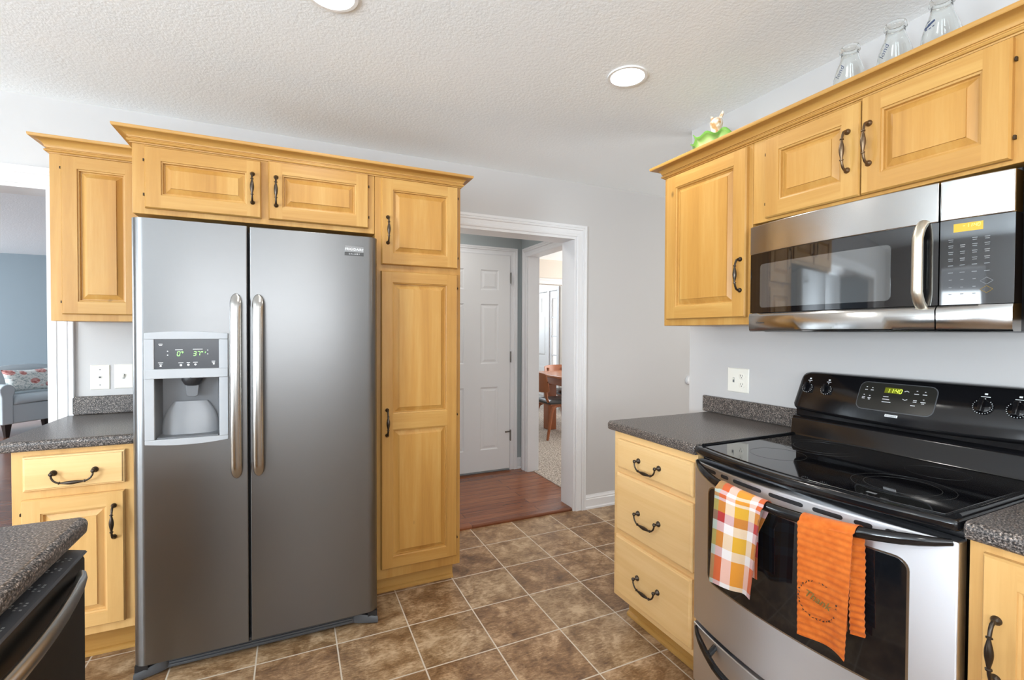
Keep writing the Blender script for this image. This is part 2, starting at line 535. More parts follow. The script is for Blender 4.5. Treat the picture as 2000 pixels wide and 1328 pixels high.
# ------------------------------------------------------------------ mesh helpers
class G:
    def __init__(s):
        s.bm = bmesh.new()

    def vs(s, pts):
        return [s.bm.verts.new(p) for p in pts]

    def face(s, pts, mi=0):
        f = s.bm.faces.new(s.vs(pts))
        f.material_index = mi
        return f

    def box(s, x0, y0, z0, x1, y1, z1, mi=0):
        v = s.vs([(x, y, z) for z in (z0, z1) for y in (y0, y1) for x in (x0, x1)])
        for q in ((0, 2, 3, 1), (4, 5, 7, 6), (0, 1, 5, 4), (2, 6, 7, 3), (0, 4, 6, 2), (1, 3, 7, 5)):
            f = s.bm.faces.new([v[i] for i in q])
            f.material_index = mi

    def prism(s, poly, axis, a, b, mi=0):
        mk = {'x': lambda p, w: (w, p[0], p[1]), 'y': lambda p, w: (p[0], w, p[1]), 'z': lambda p, w: (p[0], p[1], w)}[axis]
        A = s.vs([mk(p, a) for p in poly])
        B = s.vs([mk(p, b) for p in poly])
        n = len(poly)
        fs = [s.bm.faces.new(A), s.bm.faces.new(B[::-1])]
        for i in range(n):
            fs.append(s.bm.faces.new((A[i], B[i], B[(i + 1) % n], A[(i + 1) % n])))
        for f in fs:
            f.material_index = mi

    def loft(s, rings, cap=True, mi=0, closed=True):
        R = [s.vs(r) for r in rings]
        n = len(R[0])
        fs = []
        for a, b in zip(R, R[1:]):
            for i in range(n if closed else n - 1):
                fs.append(s.bm.faces.new((a[i], b[i], b[(i + 1) % n], a[(i + 1) % n])))
        if cap and closed:
            fs.append(s.bm.faces.new(R[0]))
            fs.append(s.bm.faces.new(R[-1][::-1]))
        for f in fs:
            f.material_index = mi

    def tube(s, path, r, n=10, flute=0.0, mi=0, flat=(1, 1), up=None):
        P = [Vector(p) for p in path]
        if not isinstance(r, (list, tuple)):
            r = [r] * len(P)
        rings, prev = [], None
        for i, p in enumerate(P):
            d = (P[min(i + 1, len(P) - 1)] - P[max(i - 1, 0)]).normalized()
            if up is not None:
                a = Vector(up)
                a = (a - d * a.dot(d)).normalized()
            elif prev is None:
                a = Vector((0, 0, 1)) if abs(d.z) < 0.9 else Vector((1, 0, 0))
                a = (a - d * a.dot(d)).normalized()
            else:
                a = (prev - d * prev.dot(d)).normalized()
            prev = a
            b = d.cross(a)
            rings.append([p + (a * math.cos(2 * math.pi * k / n) * flat[0] + b * math.sin(2 * math.pi * k / n) * flat[1]) * r[i] * (1 - flute * (k % 2)) for k in range(n)])
        s.loft(rings, True, mi)

    def lathe(s, prof, c, axis=(0, 0, 1), n=16, mi=0):
        """prof: (radius, height along axis) pairs; closed at both ends."""
        ax = Vector(axis).normalized()
        a = Vector((1, 0, 0)) if abs(ax.x) < 0.9 else Vector((0, 1, 0))
        a = (a - ax * a.dot(ax)).normalized()
        b = ax.cross(a)
        c = Vector(c)
        s.loft([[c + ax * h + (a * math.cos(2 * math.pi * k / n) + b * math.sin(2 * math.pi * k / n)) * max(r, 1e-5) for k in range(n)] for r, h in prof], True, mi)

    def ring(s, c, r0, r1, z0, z1, n=48, mi=0):
        rr = []
        for k in range(n):
            t = 2 * math.pi * k / n
            u = (math.cos(t), math.sin(t))
            rr.append([(c[0] + u[0] * r, c[1] + u[1] * r, z) for r, z in ((r0, z0), (r1, z0), (r1, z1), (r0, z1))])
        rr.append(rr[0])
        s.loft(rr, False, mi)
        bmesh.ops.remove_doubles(s.bm, verts=s.bm.verts, dist=1e-7)

    def sheet(s, fn, nu, nv, thick=0.0, nrm=None):
        """surface fn(u,v) with UVs; when thick, a second skin offset along nrm and closed round the rim."""
        uvl = s.bm.loops.layers.uv.verify()
        def grid(off):
            return [[s.bm.verts.new(Vector(fn(i / nu, j / nv)) + off) for j in range(nv + 1)] for i in range(nu + 1)]
        def skin(g, flip):
            for i in range(nu):
                for j in range(nv):
                    q = [(i, j), (i + 1, j), (i + 1, j + 1), (i, j + 1)]
                    if flip:
                        q = q[::-1]
                    f = s.bm.faces.new([g[a][b] for a, b in q])
                    for lp, (a, b) in zip(f.loops, q):
                        lp[uvl].uv = (a / nu, b / nv)
        A = grid(Vector((0, 0, 0)))
        skin(A, False)
        if thick:
            B = grid(Vector(nrm) * thick)
            skin(B, True)
            rim = [(i, 0) for i in range(nu)] + [(nu, j) for j in range(nv)] + [(i, nv) for i in range(nu, 0, -1)] + [(0, j) for j in range(nv, 0, -1)]
            for (a, b), (c, d) in zip(rim, rim[1:] + rim[:1]):
                f = s.bm.faces.new((A[a][b], A[c][d], B[c][d], B[a][b]))
                for lp, (p, q) in zip(f.loops, ((a, b), (c, d), (c, d), (a, b))):
                    lp[uvl].uv = (p / nu, q / nv)


WL = {}


def thing(name, label, cat, loc=(0, 0, 0), group=None, rz=0.0, kind=None):
    o = bpy.data.objects.new(name, None)
    o.empty_display_size = 0.05
    COL.objects.link(o)
    o.location = loc
    o.rotation_euler = (0, 0, rz)
    tag(o, label, cat, group, kind)
    WL[o] = Vector(loc)
    return o


def tag(o, label=None, cat=None, group=None, kind=None):
    for k, v in (('label', label), ('category', cat), ('group', group), ('kind', kind)):
        if v:
            o[k] = v
    return o


def part(name, g, mats, parent=None, bevel=0.0, seg=2, smooth=38, local=False, label=None, at=None, recalc=True):
    """Link a G as ONE mesh object. Vertices are in world coordinates unless local."""
    if recalc:
        bmesh.ops.recalc_face_normals(g.bm, faces=g.bm.faces)
    org = Vector((0, 0, 0))
    if parent is not None and not local:
        org = WL[parent]
    if at is not None and parent is None:
        org = Vector(at)
    if org.length > 0:
        bmesh.ops.translate(g.bm, verts=g.bm.verts, vec=-org)
    me = bpy.data.meshes.new(name)
    g.bm.to_mesh(me)
    g.bm.free()
    for m in (mats if isinstance(mats, (list, tuple)) else [mats]):
        me.materials.append(MATS[m])
    if smooth:
        me.shade_smooth()
        me.set_sharp_from_angle(angle=math.radians(smooth))
    o = bpy.data.objects.new(name, me)
    COL.objects.link(o)
    if parent is not None:
        o.parent = parent
        WL[o] = WL[parent]
    else:
        if at is not None:
            o.location = at
        WL[o] = Vector(at or (0, 0, 0))
    if bevel:
        md = o.modifiers.new('edge', 'BEVEL')
        md.width = bevel
        md.segments = seg
        md.limit_method = 'ANGLE'
        md.angle_limit = math.radians(35)
    if label:
        o['label'] = label
    return o


def struct(name, g, mats, parent=None, bevel=0.0, **k):
    o = part(name, g, mats, parent, bevel, **k)
    if parent is None:
        o['kind'] = 'structure'
    return o


def printed(target, g, mat):
    """marks printed on a part become faces of that part's own mesh."""
    bmesh.ops.recalc_face_normals(g.bm, faces=g.bm.faces)
    bmesh.ops.translate(g.bm, verts=g.bm.verts, vec=-WL[target])
    k = len(target.data.materials)
    target.data.materials.append(MATS[mat])
    for f in g.bm.faces:
        f.material_index = k
        f.smooth = False
    tmp = bpy.data.meshes.new('marks')
    g.bm.to_mesh(tmp)
    g.bm.free()
    b = bmesh.new()
    b.from_mesh(target.data)
    b.from_mesh(tmp)
    b.to_mesh(target.data)
    b.free()
    bpy.data.meshes.remove(tmp)


def letters(name, text, size, mat, parent, origin, right, up, shear=0.0, depth=0.0006, align='CENTER', local=False):
    cu = bpy.data.curves.new('lettering', 'FONT')
    cu.body = text
    cu.size = size
    cu.shear = shear
    cu.align_x = align
    cu.align_y = 'CENTER'
    cu.extrude = depth / 2
    cu.resolution_u = 3
    tmp = bpy.data.objects.new('lettering', cu)
    COL.objects.link(tmp)
    bpy.context.view_layer.update()
    me = bpy.data.meshes.new_from_object(tmp.evaluated_get(bpy.context.evaluated_depsgraph_get()))
    bpy.data.objects.remove(tmp)
    bpy.data.curves.remove(cu)
    r, u = Vector(right).normalized(), Vector(up).normalized()
    n = r.cross(u)
    o0 = Vector(origin) - (Vector((0, 0, 0)) if local else WL[parent])
    for v in me.vertices:
        v.co = o0 + r * v.co.x + u * v.co.y + n * (v.co.z + depth / 2)
    me.materials.clear()
    me.materials.append(MATS[mat])
    o = bpy.data.objects.new(name, me)
    COL.objects.link(o)
    o.parent = parent
    WL[o] = WL[parent]
    return o


def plate(g, o, r, u, w, h, d=0.0006, mi=0, n=None):
    """thin block w x h centred on o in the plane (r,u), standing d proud."""
    o, r, u = Vector(o), Vector(r).normalized(), Vector(u).normalized()
    n = r.cross(u)
    A = [o + r * sx * w / 2 + u * sy * h / 2 for sx, sy in ((-1, -1), (1, -1), (1, 1), (-1, 1))]
    g.loft([[p - n * 0.0002 for p in A], [p + n * d for p in A]], True, mi)


SEG = {'0': 'abcdef', '1': 'bc', '2': 'abged', '3': 'abgcd', '4': 'fgbc', '7': 'abc', '8': 'abcdefg', 'o': 'abgf', '-': 'g'}


def digits(g, text, o, r, u, h, slant=0.12, d=0.0006):
    o, r, u = Vector(o), Vector(r).normalized(), Vector(u).normalized()
    w, th, x = h * 0.5, h * 0.12, 0.0
    for ch in text:
        if ch == ':':
            for k in (0.3, 0.7):
                plate(g, o + r * (x + w * 0.1 + slant * h * k) + u * h * k, r, u, th, th, d)
            x += w * 0.55
            continue
        hh, ww, oy = (h, w, 0) if ch != 'o' else (h * 0.4, w * 0.5, h * 0.6)
        P = {'a': (ww / 2, hh, 1), 'g': (ww / 2, hh / 2, 1), 'd': (ww / 2, 0, 1), 'f': (0, hh * .75, 0), 'b': (ww, hh * .75, 0), 'e': (0, hh * .25, 0), 'c': (ww, hh * .25, 0)}
        for sname in SEG[ch]:
            px, py, hor = P[sname]
            py += oy
            c = o + r * (x + px + slant * py) + u * py
            if ch == 'o':
                plate(g, c, r, u, ww if hor else th * .8, th * .8 if hor else hh / 2, d)
            else:
                plate(g, c, r, u, ww * 0.82 if hor else th, th if hor else hh * 0.41, d)
        x += ww * 1.55


# ------------------------------------------------------------------ room shell
YW = 2.985      # face of the wall behind the refrigerator
XW = 1.99       # face of the wall behind the stove
CZ = 2.44
HZ = 0.02       # height of the wooden and carpeted floors next door

g = G(); g.box(-4.3, -2.6, -0.1, 4.7, 2.995, 0.0)
struct('floor', g, 'slate_tile')
g = G(); g.prism([(2.995, -0.08), (2.995, HZ - 0.008), (3.003, HZ), (9.3, HZ), (9.3, -0.08)], 'x', -6.6, 2.055)
struct('floor_hall', g, 'hardwood_boards')
g = G(); g.box(2.055, 2.995, -0.08, 5.6, 9.3, HZ + 0.004)
struct('floor_dining', g, 'carpet_pile')
g = G(); g.box(-6.7, -2.6, CZ, 5.7, 9.4, CZ + 0.1)
struct('ceiling', g, 'ceiling_texture')

# wall behind the refrigerator: cased opening to the lounge on its left, doorway on its right
DX0, DX1, OPZ = 0.93, 1.908, 2.04
LX0, LX1 = -3.4, -1.047
YB = YW + 0.15
g = G()
for a, b, z0, z1 in ((-4.3, LX0, 0, CZ), (LX0, LX1, OPZ, CZ), (LX1, DX0, 0, CZ), (DX0, DX1, OPZ, CZ), (DX1, 4.7, 0, CZ)):
    g.box(a, YW, z0, b, YB, z1)
struct('wall_back', g, 'wall_paint')
g = G(); g.box(XW, -2.4, 0, XW + 0.12, 1.955, CZ)
struct('wall_right', g, 'wall_paint')
g = G(); g.box(4.58, -2.6, 0, 4.7, YW, CZ)
struct('wall_passage', g, 'wall_paint')
# unseen sides of the kitchen with their windows
g = G()
for a, b, z0, z1 in ((-4.3, -1.55, 0, CZ), (-1.55, .85, 0, 1.02), (-1.55, .85, 2.08, CZ), (.85, 4.6, 0, CZ)):
    g.box(a, -2.52, z0, b, -2.4, z1)
struct('wall_front', g, 'wall_paint')
g = G()
for a, b, z0, z1 in ((-2.6, -2.0, 0, CZ), (-2.0, -.7, 0, .5), (-2.0, -.7, 2.1, CZ), (-.7, 0.35, 0, CZ), (0.35, 1.4, 2.1, CZ), (1.4, YW, 0, CZ)):
    g.box(-4.3, a, z0, -4.18, b, z1)
struct('wall_left', g, 'wall_paint')
# hall, lounge and dining room
g = G(); g.box(-1.1, 4.10, 0, 2.11, 4.2, CZ)
struct('wall_hall', g, 'hall_paint')
SY0, SY1 = 3.20, 3.967
g = G()
for a, b, z0, z1 in ((YB, SY0, 0, CZ), (SY0, SY1, OPZ + 0.02, CZ), (SY1, 6.4, 0, CZ)):
    g.box(2.0, a, z0, 2.11, b, z1)
struct('wall_side', g, 'hall_paint')
g = G(); g.box(-1.05, 4.2, 0, -0.95, 9.3, CZ)
struct('wall_divider', g, 'blue_paint')
g = G(); g.box(-6.6, 9.2, 0, -0.95, 9.3, CZ)
struct('wall_lounge', g, 'blue_paint')
g = G(); g.box(-6.7, YB, 0, -6.6, 9.3, CZ)
struct('wall_lounge_side', g, 'blue_paint')
BW = 6.3
g = G()
for a, b, z0, z1 in ((2.11, 2.7, 0, CZ), (2.7, 5.2, OPZ + 0.03, CZ), (5.2, 5.6, 0, CZ)):
    g.box(a, BW, z0, b, BW + 0.12, z1)
struct('wall_dining', g, 'beige_paint')
g = G(); g.box(5.5, YB, 0, 5.6, 6.42, CZ)
struct('wall_dining_side', g, 'beige_paint')
g = G(); g.box(2.0, 9.2, 0, 4.22, 9.3, CZ)
struct('wall_foyer', g, 'beige_paint')


def casing_profile(w=0.084, t=0.02):
    return [(0, 0), (0, t * .55), (w * .08, t * .7), (w * .20, t * .72), (w * .24, t * .5), (w * .55, t * .62), (w * .60, t * .95), (w * .70, t), (w * .75, t * .8), (w * .80, t), (w * .97, t), (w, t * .9), (w, 0)]


def casing(name, x0, x1, z1, plane, axis, sign, z0=0.0, w=0.084, left=True, right=True):
    """mitred casing round an opening; profile measured out from the opening edge. axis: the direction the wall runs."""
    P = casing_profile(w)
    def pt(a, z, t):
        return (a, plane + sign * t, z) if axis == 'x' else (plane + sign * t, a, z)
    g = G()
    rings = []
    if left:
        rings.append([pt(x0 - d, z0, t) for d, t in P])
    rings.append([pt(x0 - d if left else x0, z1 + d, t) for d, t in P])
    rings.append([pt(x1 + d if right else x1, z1 + d, t) for d, t in P])
    if right:
        rings.append([pt(x1 + d, z0, t) for d, t in P])
    g.loft(rings)
    return struct(name, g, 'white_trim', smooth=0)


casing('trim_1', DX0, DX1, OPZ, YW, 'x', -1)
casing('trim_2', LX0, LX1 + 0.001, OPZ - 0.02, YW, 'x', -1, w=0.082)
casing('trim_3', SY0, SY1, OPZ, 2.0, 'y', -1, z0=HZ)


def jamb(name, x0, x1, z1, a, b, axis, z0=0.0, t=0.018):
    g = G()
    def bx(u0, u1, z0, z1):
        if axis == 'x':
            g.box(u0, a, z0, u1, b, z1)
        else:
            g.box(a, u0, z0, b, u1, z1)
    bx(x0 - 0.001, x0 + t, z0, z1)
    bx(x1 - t, x1 + 0.001, z0, z1)
    bx(x0 + t, x1 - t, z1 - t, z1 + 0.001)
    struct(name, g, 'white_trim')


jamb('trim_4', DX0, DX1, OPZ, YW - 0.004, YB + 0.022, 'x')
jamb('trim_5', LX0, LX1, OPZ - 0.02, YW - 0.004, YB + 0.01, 'x')
jamb('trim_6', SY0, SY1, OPZ + 0.02, 1.996, 2.114, 'y', z0=HZ)


def baseboard(name, a, b, plane, axis, sign, z0=0.0, h=0.105):
    prof = [(0, z0), (0.020, z0), (0.020, z0 + 0.012), (0.013, z0 + 0.020), (0.013, z0 + h * .68), (0.010, z0 + h * .74), (0.011, z0 + h * .80), (0.006, z0 + h * .92), (0.004, z0 + h), (0, z0 + h)]
    g = G()
    if axis == 'x':
        g.prism([(plane + sign * t, z) for t, z in prof], 'x', a, b)
    else:
        g.prism([(plane + sign * t, z) for t, z in prof], 'y', a, b)
    struct(name, g, 'white_trim', smooth=0)


# prism on axis x takes (y, z) pairs, on axis y (x, z) pairs
baseboard('baseboard_back', DX1 + 0.084, 4.58, YW, 'x', -1)
baseboard('baseboard_lounge', -6.6, -1.05, 9.2, 'x', -1, z0=HZ, h=0.13)
baseboard('baseboard_hall', 1.952, 2.0, 4.10, 'x', -1, z0=HZ)

# ------------------------------------------------------------------ closet door in the hall
d1 = bpy.data.objects.new('door_1', None); COL.objects.link(d1); d1['kind'] = 'structure'
d1.location = (1.49, 4.09, HZ); WL[d1] = Vector((1.49, 4.09, HZ))
d1['label'] = 'white six panel closet door closed across the hall'


def six_panel(g, x0, x1, z0, z1, yf, t=0.035, cols=None, rows=None):
    """slab whose front face (towards -Y) carries moulded sunk panels."""
    w = x1 - x0
    cols = cols or ((x0 + .11 * w, x0 + .46 * w), (x0 + .54 * w, x0 + .89 * w))
    H = z1 - z0
    rows = rows or ((.10, .345), (.455, .735), (.80, .90))
    zs = sorted({z0, z1} | {z0 + r * H for q in rows for r in q})
    xs = sorted({x0, x1} | {c for q in cols for c in q})
    isx = lambda a, b: any(abs(a - c[0]) < 1e-6 for c in cols)
    isz = lambda a, b: any(abs(a - (z0 + r[0] * H)) < 1e-6 for r in rows)
    for a, b in zip(xs, xs[1:]):
        for c, d in zip(zs, zs[1:]):
            if isx(a, b) and isz(c, d):
                prev = None
                for ins, dep in ((0, 0), (.010, .007), (.020, .007), (.038, .002)):
                    q = [(a + ins, yf + dep, c + ins), (b - ins, yf + dep, c + ins), (b - ins, yf + dep, d - ins), (a + ins, yf + dep, d - ins)]
                    if prev:
                        for k in range(4):
                            g.face((prev[k], prev[(k + 1) % 4], q[(k + 1) % 4], q[k]))
                    prev = q
                g.face(prev)
            else:
                g.face(((a, yf, c), (b, yf, c), (b, yf, d), (a, yf, d)))
    g.face(((x0, yf + t, z0), (x0, yf + t, z1), (x1, yf + t, z1), (x1, yf + t, z0)))
    g.face(((x0, yf, z0), (x0, yf, z1), (x0, yf + t, z1), (x0, yf + t, z0)))
    g.face(((x1, yf, z0), (x1, yf + t, z0), (x1, yf + t, z1), (x1, yf, z1)))
    g.face(((x0, yf, z1), (x1, yf, z1), (x1, yf + t, z1), (x0, yf + t, z1)))
    g.face(((x0, yf, z0), (x0, yf + t, z0), (x1, yf + t, z0), (x1, yf, z0)))
    bmesh.ops.remove_doubles(g.bm, verts=g.bm.verts, dist=1e-5)


g = G(); six_panel(g, 1.115, 1.868, HZ + 0.022, 2.052, 4.075, cols=((1.23, 1.41), (1.57, 1.75)), rows=((.0975, .388), (.497, .772), (.836, .930)))
part('door_panel', g, 'door_white', d1, smooth=0)
for z in (1.845, 1.10, 0.355):
    g = G(); g.box(1.868, 4.068, z - 0.05, 1.880, 4.080, z + 0.05); g.tube([(1.874, 4.066, z - 0.052), (1.874, 4.066, z + 0.052)], 0.006, 8)
    h = part('hinge', g, 'hinge_metal', d1)
    if z < 0.5:
        g = G(); g.tube([(1.874, 4.064, z + 0.042), (1.85, 4.03, z + 0.045), (1.80, 4.02, z + 0.045)], [0.004, 0.005, 0.009], 8)
        part('hinge_stop', g, 'hinge_metal', h)
casing('trim_7', 1.10, 1.876, 2.055, 4.10, 'x', -1, z0=HZ, w=0.075)

# front door seen through the dining room
FX = 4.1
d2 = bpy.data.objects.new('door_2', None); COL.objects.link(d2); d2['kind'] = 'structure'
d2.location = (FX, 7.3, HZ); WL[d2] = Vector((FX, 7.3, HZ))
d2['label'] = 'white front door with small window and glazed sidelight beyond the dining room'


def P_(a, z, t=0.0):
    return (FX - t, a, z)


# wall round it: the wall runs along Y at X = FX
g = G()
SL0, SL1, FD0, FD1 = 6.98, 7.26, 7.32, 8.24
for a, b, z0, z1 in ((6.42, SL0 - .06, 0, CZ), (SL0 - .06, FD1 + .05, 2.12, CZ), (FD1 + .05, 9.3, 0, CZ)):
    g.box(FX, a, z0, FX + 0.12, b, z1)
struct('wall_entry', g, 'beige_paint')
g = G()
for a, b, z0, z1 in ((SL0 - .06, SL0, HZ, 2.12), (SL1, FD0, HZ, 2.12), (FD1, FD1 + .05, HZ, 2.12), (SL0, SL1, 2.06, 2.12), (FD0, FD1, 2.06, 2.12), (SL0, SL1, HZ, .28)):
    g.box(FX - .02, a, z0, FX + .12, b, z1)
for a, b, z0, z1 in ((SL0, SL0 + .055, .28, 2.06), (SL1 - .055, SL1, .28, 2.06), (SL0 + .055, SL1 - .055, 1.93, 2.06)):
    g.box(FX, a, z0, FX + .05, b, z1)
for z in (.61, .94, 1.27, 1.60):
    g.box(FX + .01, SL0 + .055, z - .012, FX + .04, SL1 - .055, z + .012)
part('door_frame', g, 'white_trim', d2)
g = G(); g.box(FX + .02, SL0 + .055, .28, FX + .026, SL1 - .055, 1.93)
part('sidelight_pane', g, 'clear_pane', d2)
g = G()
g.box(FX + .005, FD0, HZ + .01, FX + .05, FD1, 1.70)
for a, b, z0, z1 in ((FD0, FD0 + .13, 1.70, 2.06), (FD1 - .13, FD1, 1.70, 2.06), (FD0 + .13, FD1 - .13, 1.95, 2.06)):
    g.box(FX + .005, a, z0, FX + .05, b, z1)
for z0, z1 in ((.2, .72), (.95, 1.62)):
    for a in (FD0 + .12, FD0 + .52):
        g.box(FX - .002, a, z0, FX + .006, a + .28, z1)
for k in (1, 2, 3):
    a = FD0 + .13 + k * (FD1 - FD0 - .26) / 4
    g.box(FX + .015, a - .008, 1.70, FX + .04, a + .008, 1.95)
part('door_panel', g, 'door_white', d2)
g = G(); g.box(FX + .022, FD0 + .13, 1.70, FX + .028, FD1 - .13, 1.95)
part('door_pane', g, 'clear_pane', d2)
for z in (1.80, 1.02, 0.3):
    g = G(); g.box(FX - .008, FD0 - .012, z - .06, FX + .006, FD0 + .012, z + .06)
    part('hinge', g, 'plate_dark', d2)
casing('trim_8', 2.7, 5.2, OPZ + .03, BW, 'x', -1, z0=HZ)

# white round wall knob beyond the stove wall
g = G(); g.lathe([(.0, -.001), (.038, 0), (.038, .012), (.032, .02), (.0, .024)], (3.03, YW, .935), (0, -1, 0), 24)
tag(part('wall_disc', g, 'white_trim', None, at=(3.03, YW, .935)), 'small white round disc on the far wall just past the end of the stove wall', 'wall disc')

# ------------------------------------------------------------------ cabinet doors, drawers and pulls
def mapper(face, plane):
    """(u, n, v) -> world: u along the run, n outwards, v up."""
    if face == 'back':
        return lambda u, n, v: (u, plane - n, v)
    return lambda u, n, v: (plane - n, u, v)


def framed_door(g, M, u0, u1, v0, v1, t=0.020, w=0.055, mid=None):
    """mi 0 stiles, 1 rails, 2 panels. mid = (lo, hi) of a middle rail."""
    e, c = 0.004, 0.006
    q = lambda u, n, v: M(u, n, v)
    O = [(u0, v0), (u1, v0), (u1, v1), (u0, v1)]
    I = [(u0 + e, v0 + e), (u1 - e, v0 + e), (u1 - e, v1 - e), (u0 + e, v1 - e)]
    g.face([q(u, 0, v) for u, v in O])
    for k in range(4):
        a, b = O[k], O[(k + 1) % 4]
        c0, c1 = I[k], I[(k + 1) % 4]
        mi = 1 if k in (0, 2) else 0
        g.face([q(a[0], 0, a[1]), q(b[0], 0, b[1]), q(b[0], t - c, b[1]), q(a[0], t - c, a[1])], mi)
        g.face([q(a[0], t - c, a[1]), q(b[0], t - c, b[1]), q(c1[0], t, c1[1]), q(c0[0], t, c0[1])], mi)
    ua, ub, va, vb = u0 + w, u1 - w, v0 + w, v1 - w
    F = lambda a, b, c, d, mi: g.face([q(a, t, c), q(b, t, c), q(b, t, d), q(a, t, d)], mi)
    F(u0 + e, ua, v0 + e, v1 - e, 0)
    F(ub, u1 - e, v0 + e, v1 - e, 0)
    F(ua, ub, v0 + e, va, 1)
    F(ua, ub, vb, v1 - e, 1)
    opens = [(va, vb)]
    if mid:
        F(ua, ub, mid[0], mid[1], 1)
        opens = [(va, mid[0]), (mid[1], vb)]
    prof = ((0, t), (.0012, t - .004), (.0030, t - .0045), (.0065, t - .0055), (.0080, t - .0145), (.0125, t - .0145), (.032, t - .005), (.0325, t - .0015))
    for lo, hi in opens:
        prev = None
        for ins, n in prof:
            ring = [q(ua + ins, n, lo + ins), q(ub - ins, n, lo + ins), q(ub - ins, n, hi - ins), q(ua + ins, n, hi - ins)]
            if prev:
                for k in range(4):
                    g.face([prev[k], prev[(k + 1) % 4], ring[(k + 1) % 4], ring[k]], 1 if (ins < .009 and k in (0, 2)) else (0 if ins < .009 else 2))
            prev = ring
        g.face(prev, 2)


def slab_front(g, M, u0, u1, v0, v1, t=0.020):
    rings = []
    for ins, n in ((0, 0), (0, t - .009), (.003, t - .005), (.006, t - .0045), (.009, t)):
        rings.append([M(u0 + ins, n, v0 + ins), M(u1 - ins, n, v0 + ins), M(u1 - ins, n, v1 - ins), M(u0 + ins, n, v1 - ins)])
    g.loft(rings)


def pull_mesh():
    """upright cabinet pull, outwards = -Y, centred on the door face."""
    g = G()
    for s in (1, -1):
        g.lathe([(.0, .0), (.0095, .0), (.0095, .003), (.006, .008), (.004, .011)], (0, 0, s * .062), (0, -1, 0), 14)
    path, rad = [], []
    def add(y, z, r):
        path.append((0, -y, z)); rad.append(r)
    add(.004, .062, .0045); add(.014, .0615, .0045); add(.022, .057, .0042); add(.027, .047, .0040); add(.030, .036, .0038)
    add(.0305, .0345, .0064); add(.0308, .0320, .0064); add(.031, .0305, .0036)
    for k in range(9):
        z = .029 - k * .029 / 4
        add(.0312, z, .0036 + .0047 * math.cos(z / .029 * math.pi / 2) ** 1.2)
    add(.031, -.0305, .0036); add(.0308, -.0320, .0064); add(.0305, -.0345, .0064)
    add(.030, -.036, .0038); add(.027, -.047, .0040); add(.022, -.057, .0042); add(.014, -.0615, .0045); add(.004, -.062, .0045)
    g.tube(path, rad, 12, 0.07, up=(1, 0, 0))
    return g


def bail_mesh():
    """hanging drawer bail, outwards = -Y, posts at x = +-0.062 and z = 0."""
    g = G()
    for s in (1, -1):
        g.lathe([(.0, 0), (.0115, 0), (.0115, .003), (.009, .007), (.0045, .011), (.0035, .016), (.005, .0175), (.0072, .021), (.0075, .0245), (.0055, .028), (.0, .030)], (s * .062, 0, 0), (0, -1, 0), 14)
    path, rad = [], []
    def add(x, y, z, r):
        path.append((x, -y, z)); rad.append(r)
    for s, seq in ((1, (0, 1, 2, 3, 4, 5, 6)), (-1, (6, 5, 4, 3, 2, 1, 0))):
        pts = ((.062, .0235, -.004, .0034), (.061, .024, -.013, .0034), (.056, .0245, -.023, .0034), (.047, .025, -.031, .0034), (.040, .025, -.0335, .0034), (.039, .025, -.034, .0056), (.0365, .025, -.0345, .0056))
        if s == 1:
            for k in seq:
                x, y, z, r = pts[k]; add(x, y, z, r)
            add(.035, .025, -.035, .0034)
            for k in range(9):
                x = .032 - k * .008
                add(x, .025, -.0362 + .001 * abs(x) / .032, .0034 + .0042 * math.cos(x / .032 * math.pi / 2) ** 1.2)
            add(-.035, .025, -.035, .0034)
        else:
            for k in seq:
                x, y, z, r = pts[k]; add(-x, y, z, r)
    g.tube(path, rad, 12, 0.07, up=(0, 1, 0))
    return g


def mesh_only(g, name, mat):
    bmesh.ops.recalc_face_normals(g.bm, faces=g.bm.faces)
    me = bpy.data.meshes.new(name)
    g.bm.to_mesh(me); g.bm.free()
    me.materials.append(MATS[mat])
    me.shade_smooth(); me.set_sharp_from_angle(angle=math.radians(50))
    return me


PULL = mesh_only(pull_mesh(), 'handle', 'bronze_pull')
PULL_LIGHT = mesh_only(pull_mesh(), 'handle', 'antique_brass_pull')
BAIL = mesh_only(bail_mesh(), 'handle', 'bronze_pull')


def handle(parent, me, pos, face, label=None):
    o = bpy.data.objects.new('handle', me)
    COL.objects.link(o)
    o.parent = parent
    o.location = Vector(pos) - WL[parent]
    o.rotation_euler = (0, 0, 0 if face == 'back' else -math.pi / 2)
    WL[o] = Vector(pos)
    o['label'] = label or 'dark bronze handle'
    return o


def hinges(parent, M, u, zs):
    for z in zs:
        g = G()
        a, b = M(u - .002, .001, z - .005), M(u + .002, .010, z + .005)
        g.box(min(a[0], b[0]), min(a[1], b[1]), a[2], max(a[0], b[0]), max(a[1], b[1]), b[2])
        part('hinge', g, 'pin_dark', parent, label='small dark hinge pin')


def cab_door(root, face, plane, u0, u1, v0, v1, hpos=None, hinge_u=None, mid=None, w=0.055, me=None, hz=None, light=False):
    M = mapper(face, plane)
    g = G()
    framed_door(g, M, u0, u1, v0, v1, mid=mid, w=w)
    d = part('door', g, ['wood_upright_lit', 'wood_across_lit', 'wood_upright_lit'] if light else ['wood_upright', 'wood_across', 'wood_panel'], root, smooth=0)
    if hpos:
        handle(d, me or PULL, M(hpos[0], .020, hpos[1]), face)
    if hinge_u is not None:
        hinges(d, M, hinge_u, hz or (v0 + .055, v1 - .055))
    return d


def cab_drawer(root, face, plane, u0, u1, v0, v1, hpos):
    M = mapper(face, plane)
    g = G(); slab_front(g, M, u0, u1, v0, v1)
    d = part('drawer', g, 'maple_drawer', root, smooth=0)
    handle(d, BAIL, M(hpos[0], .020, hpos[1]), face)
    return d


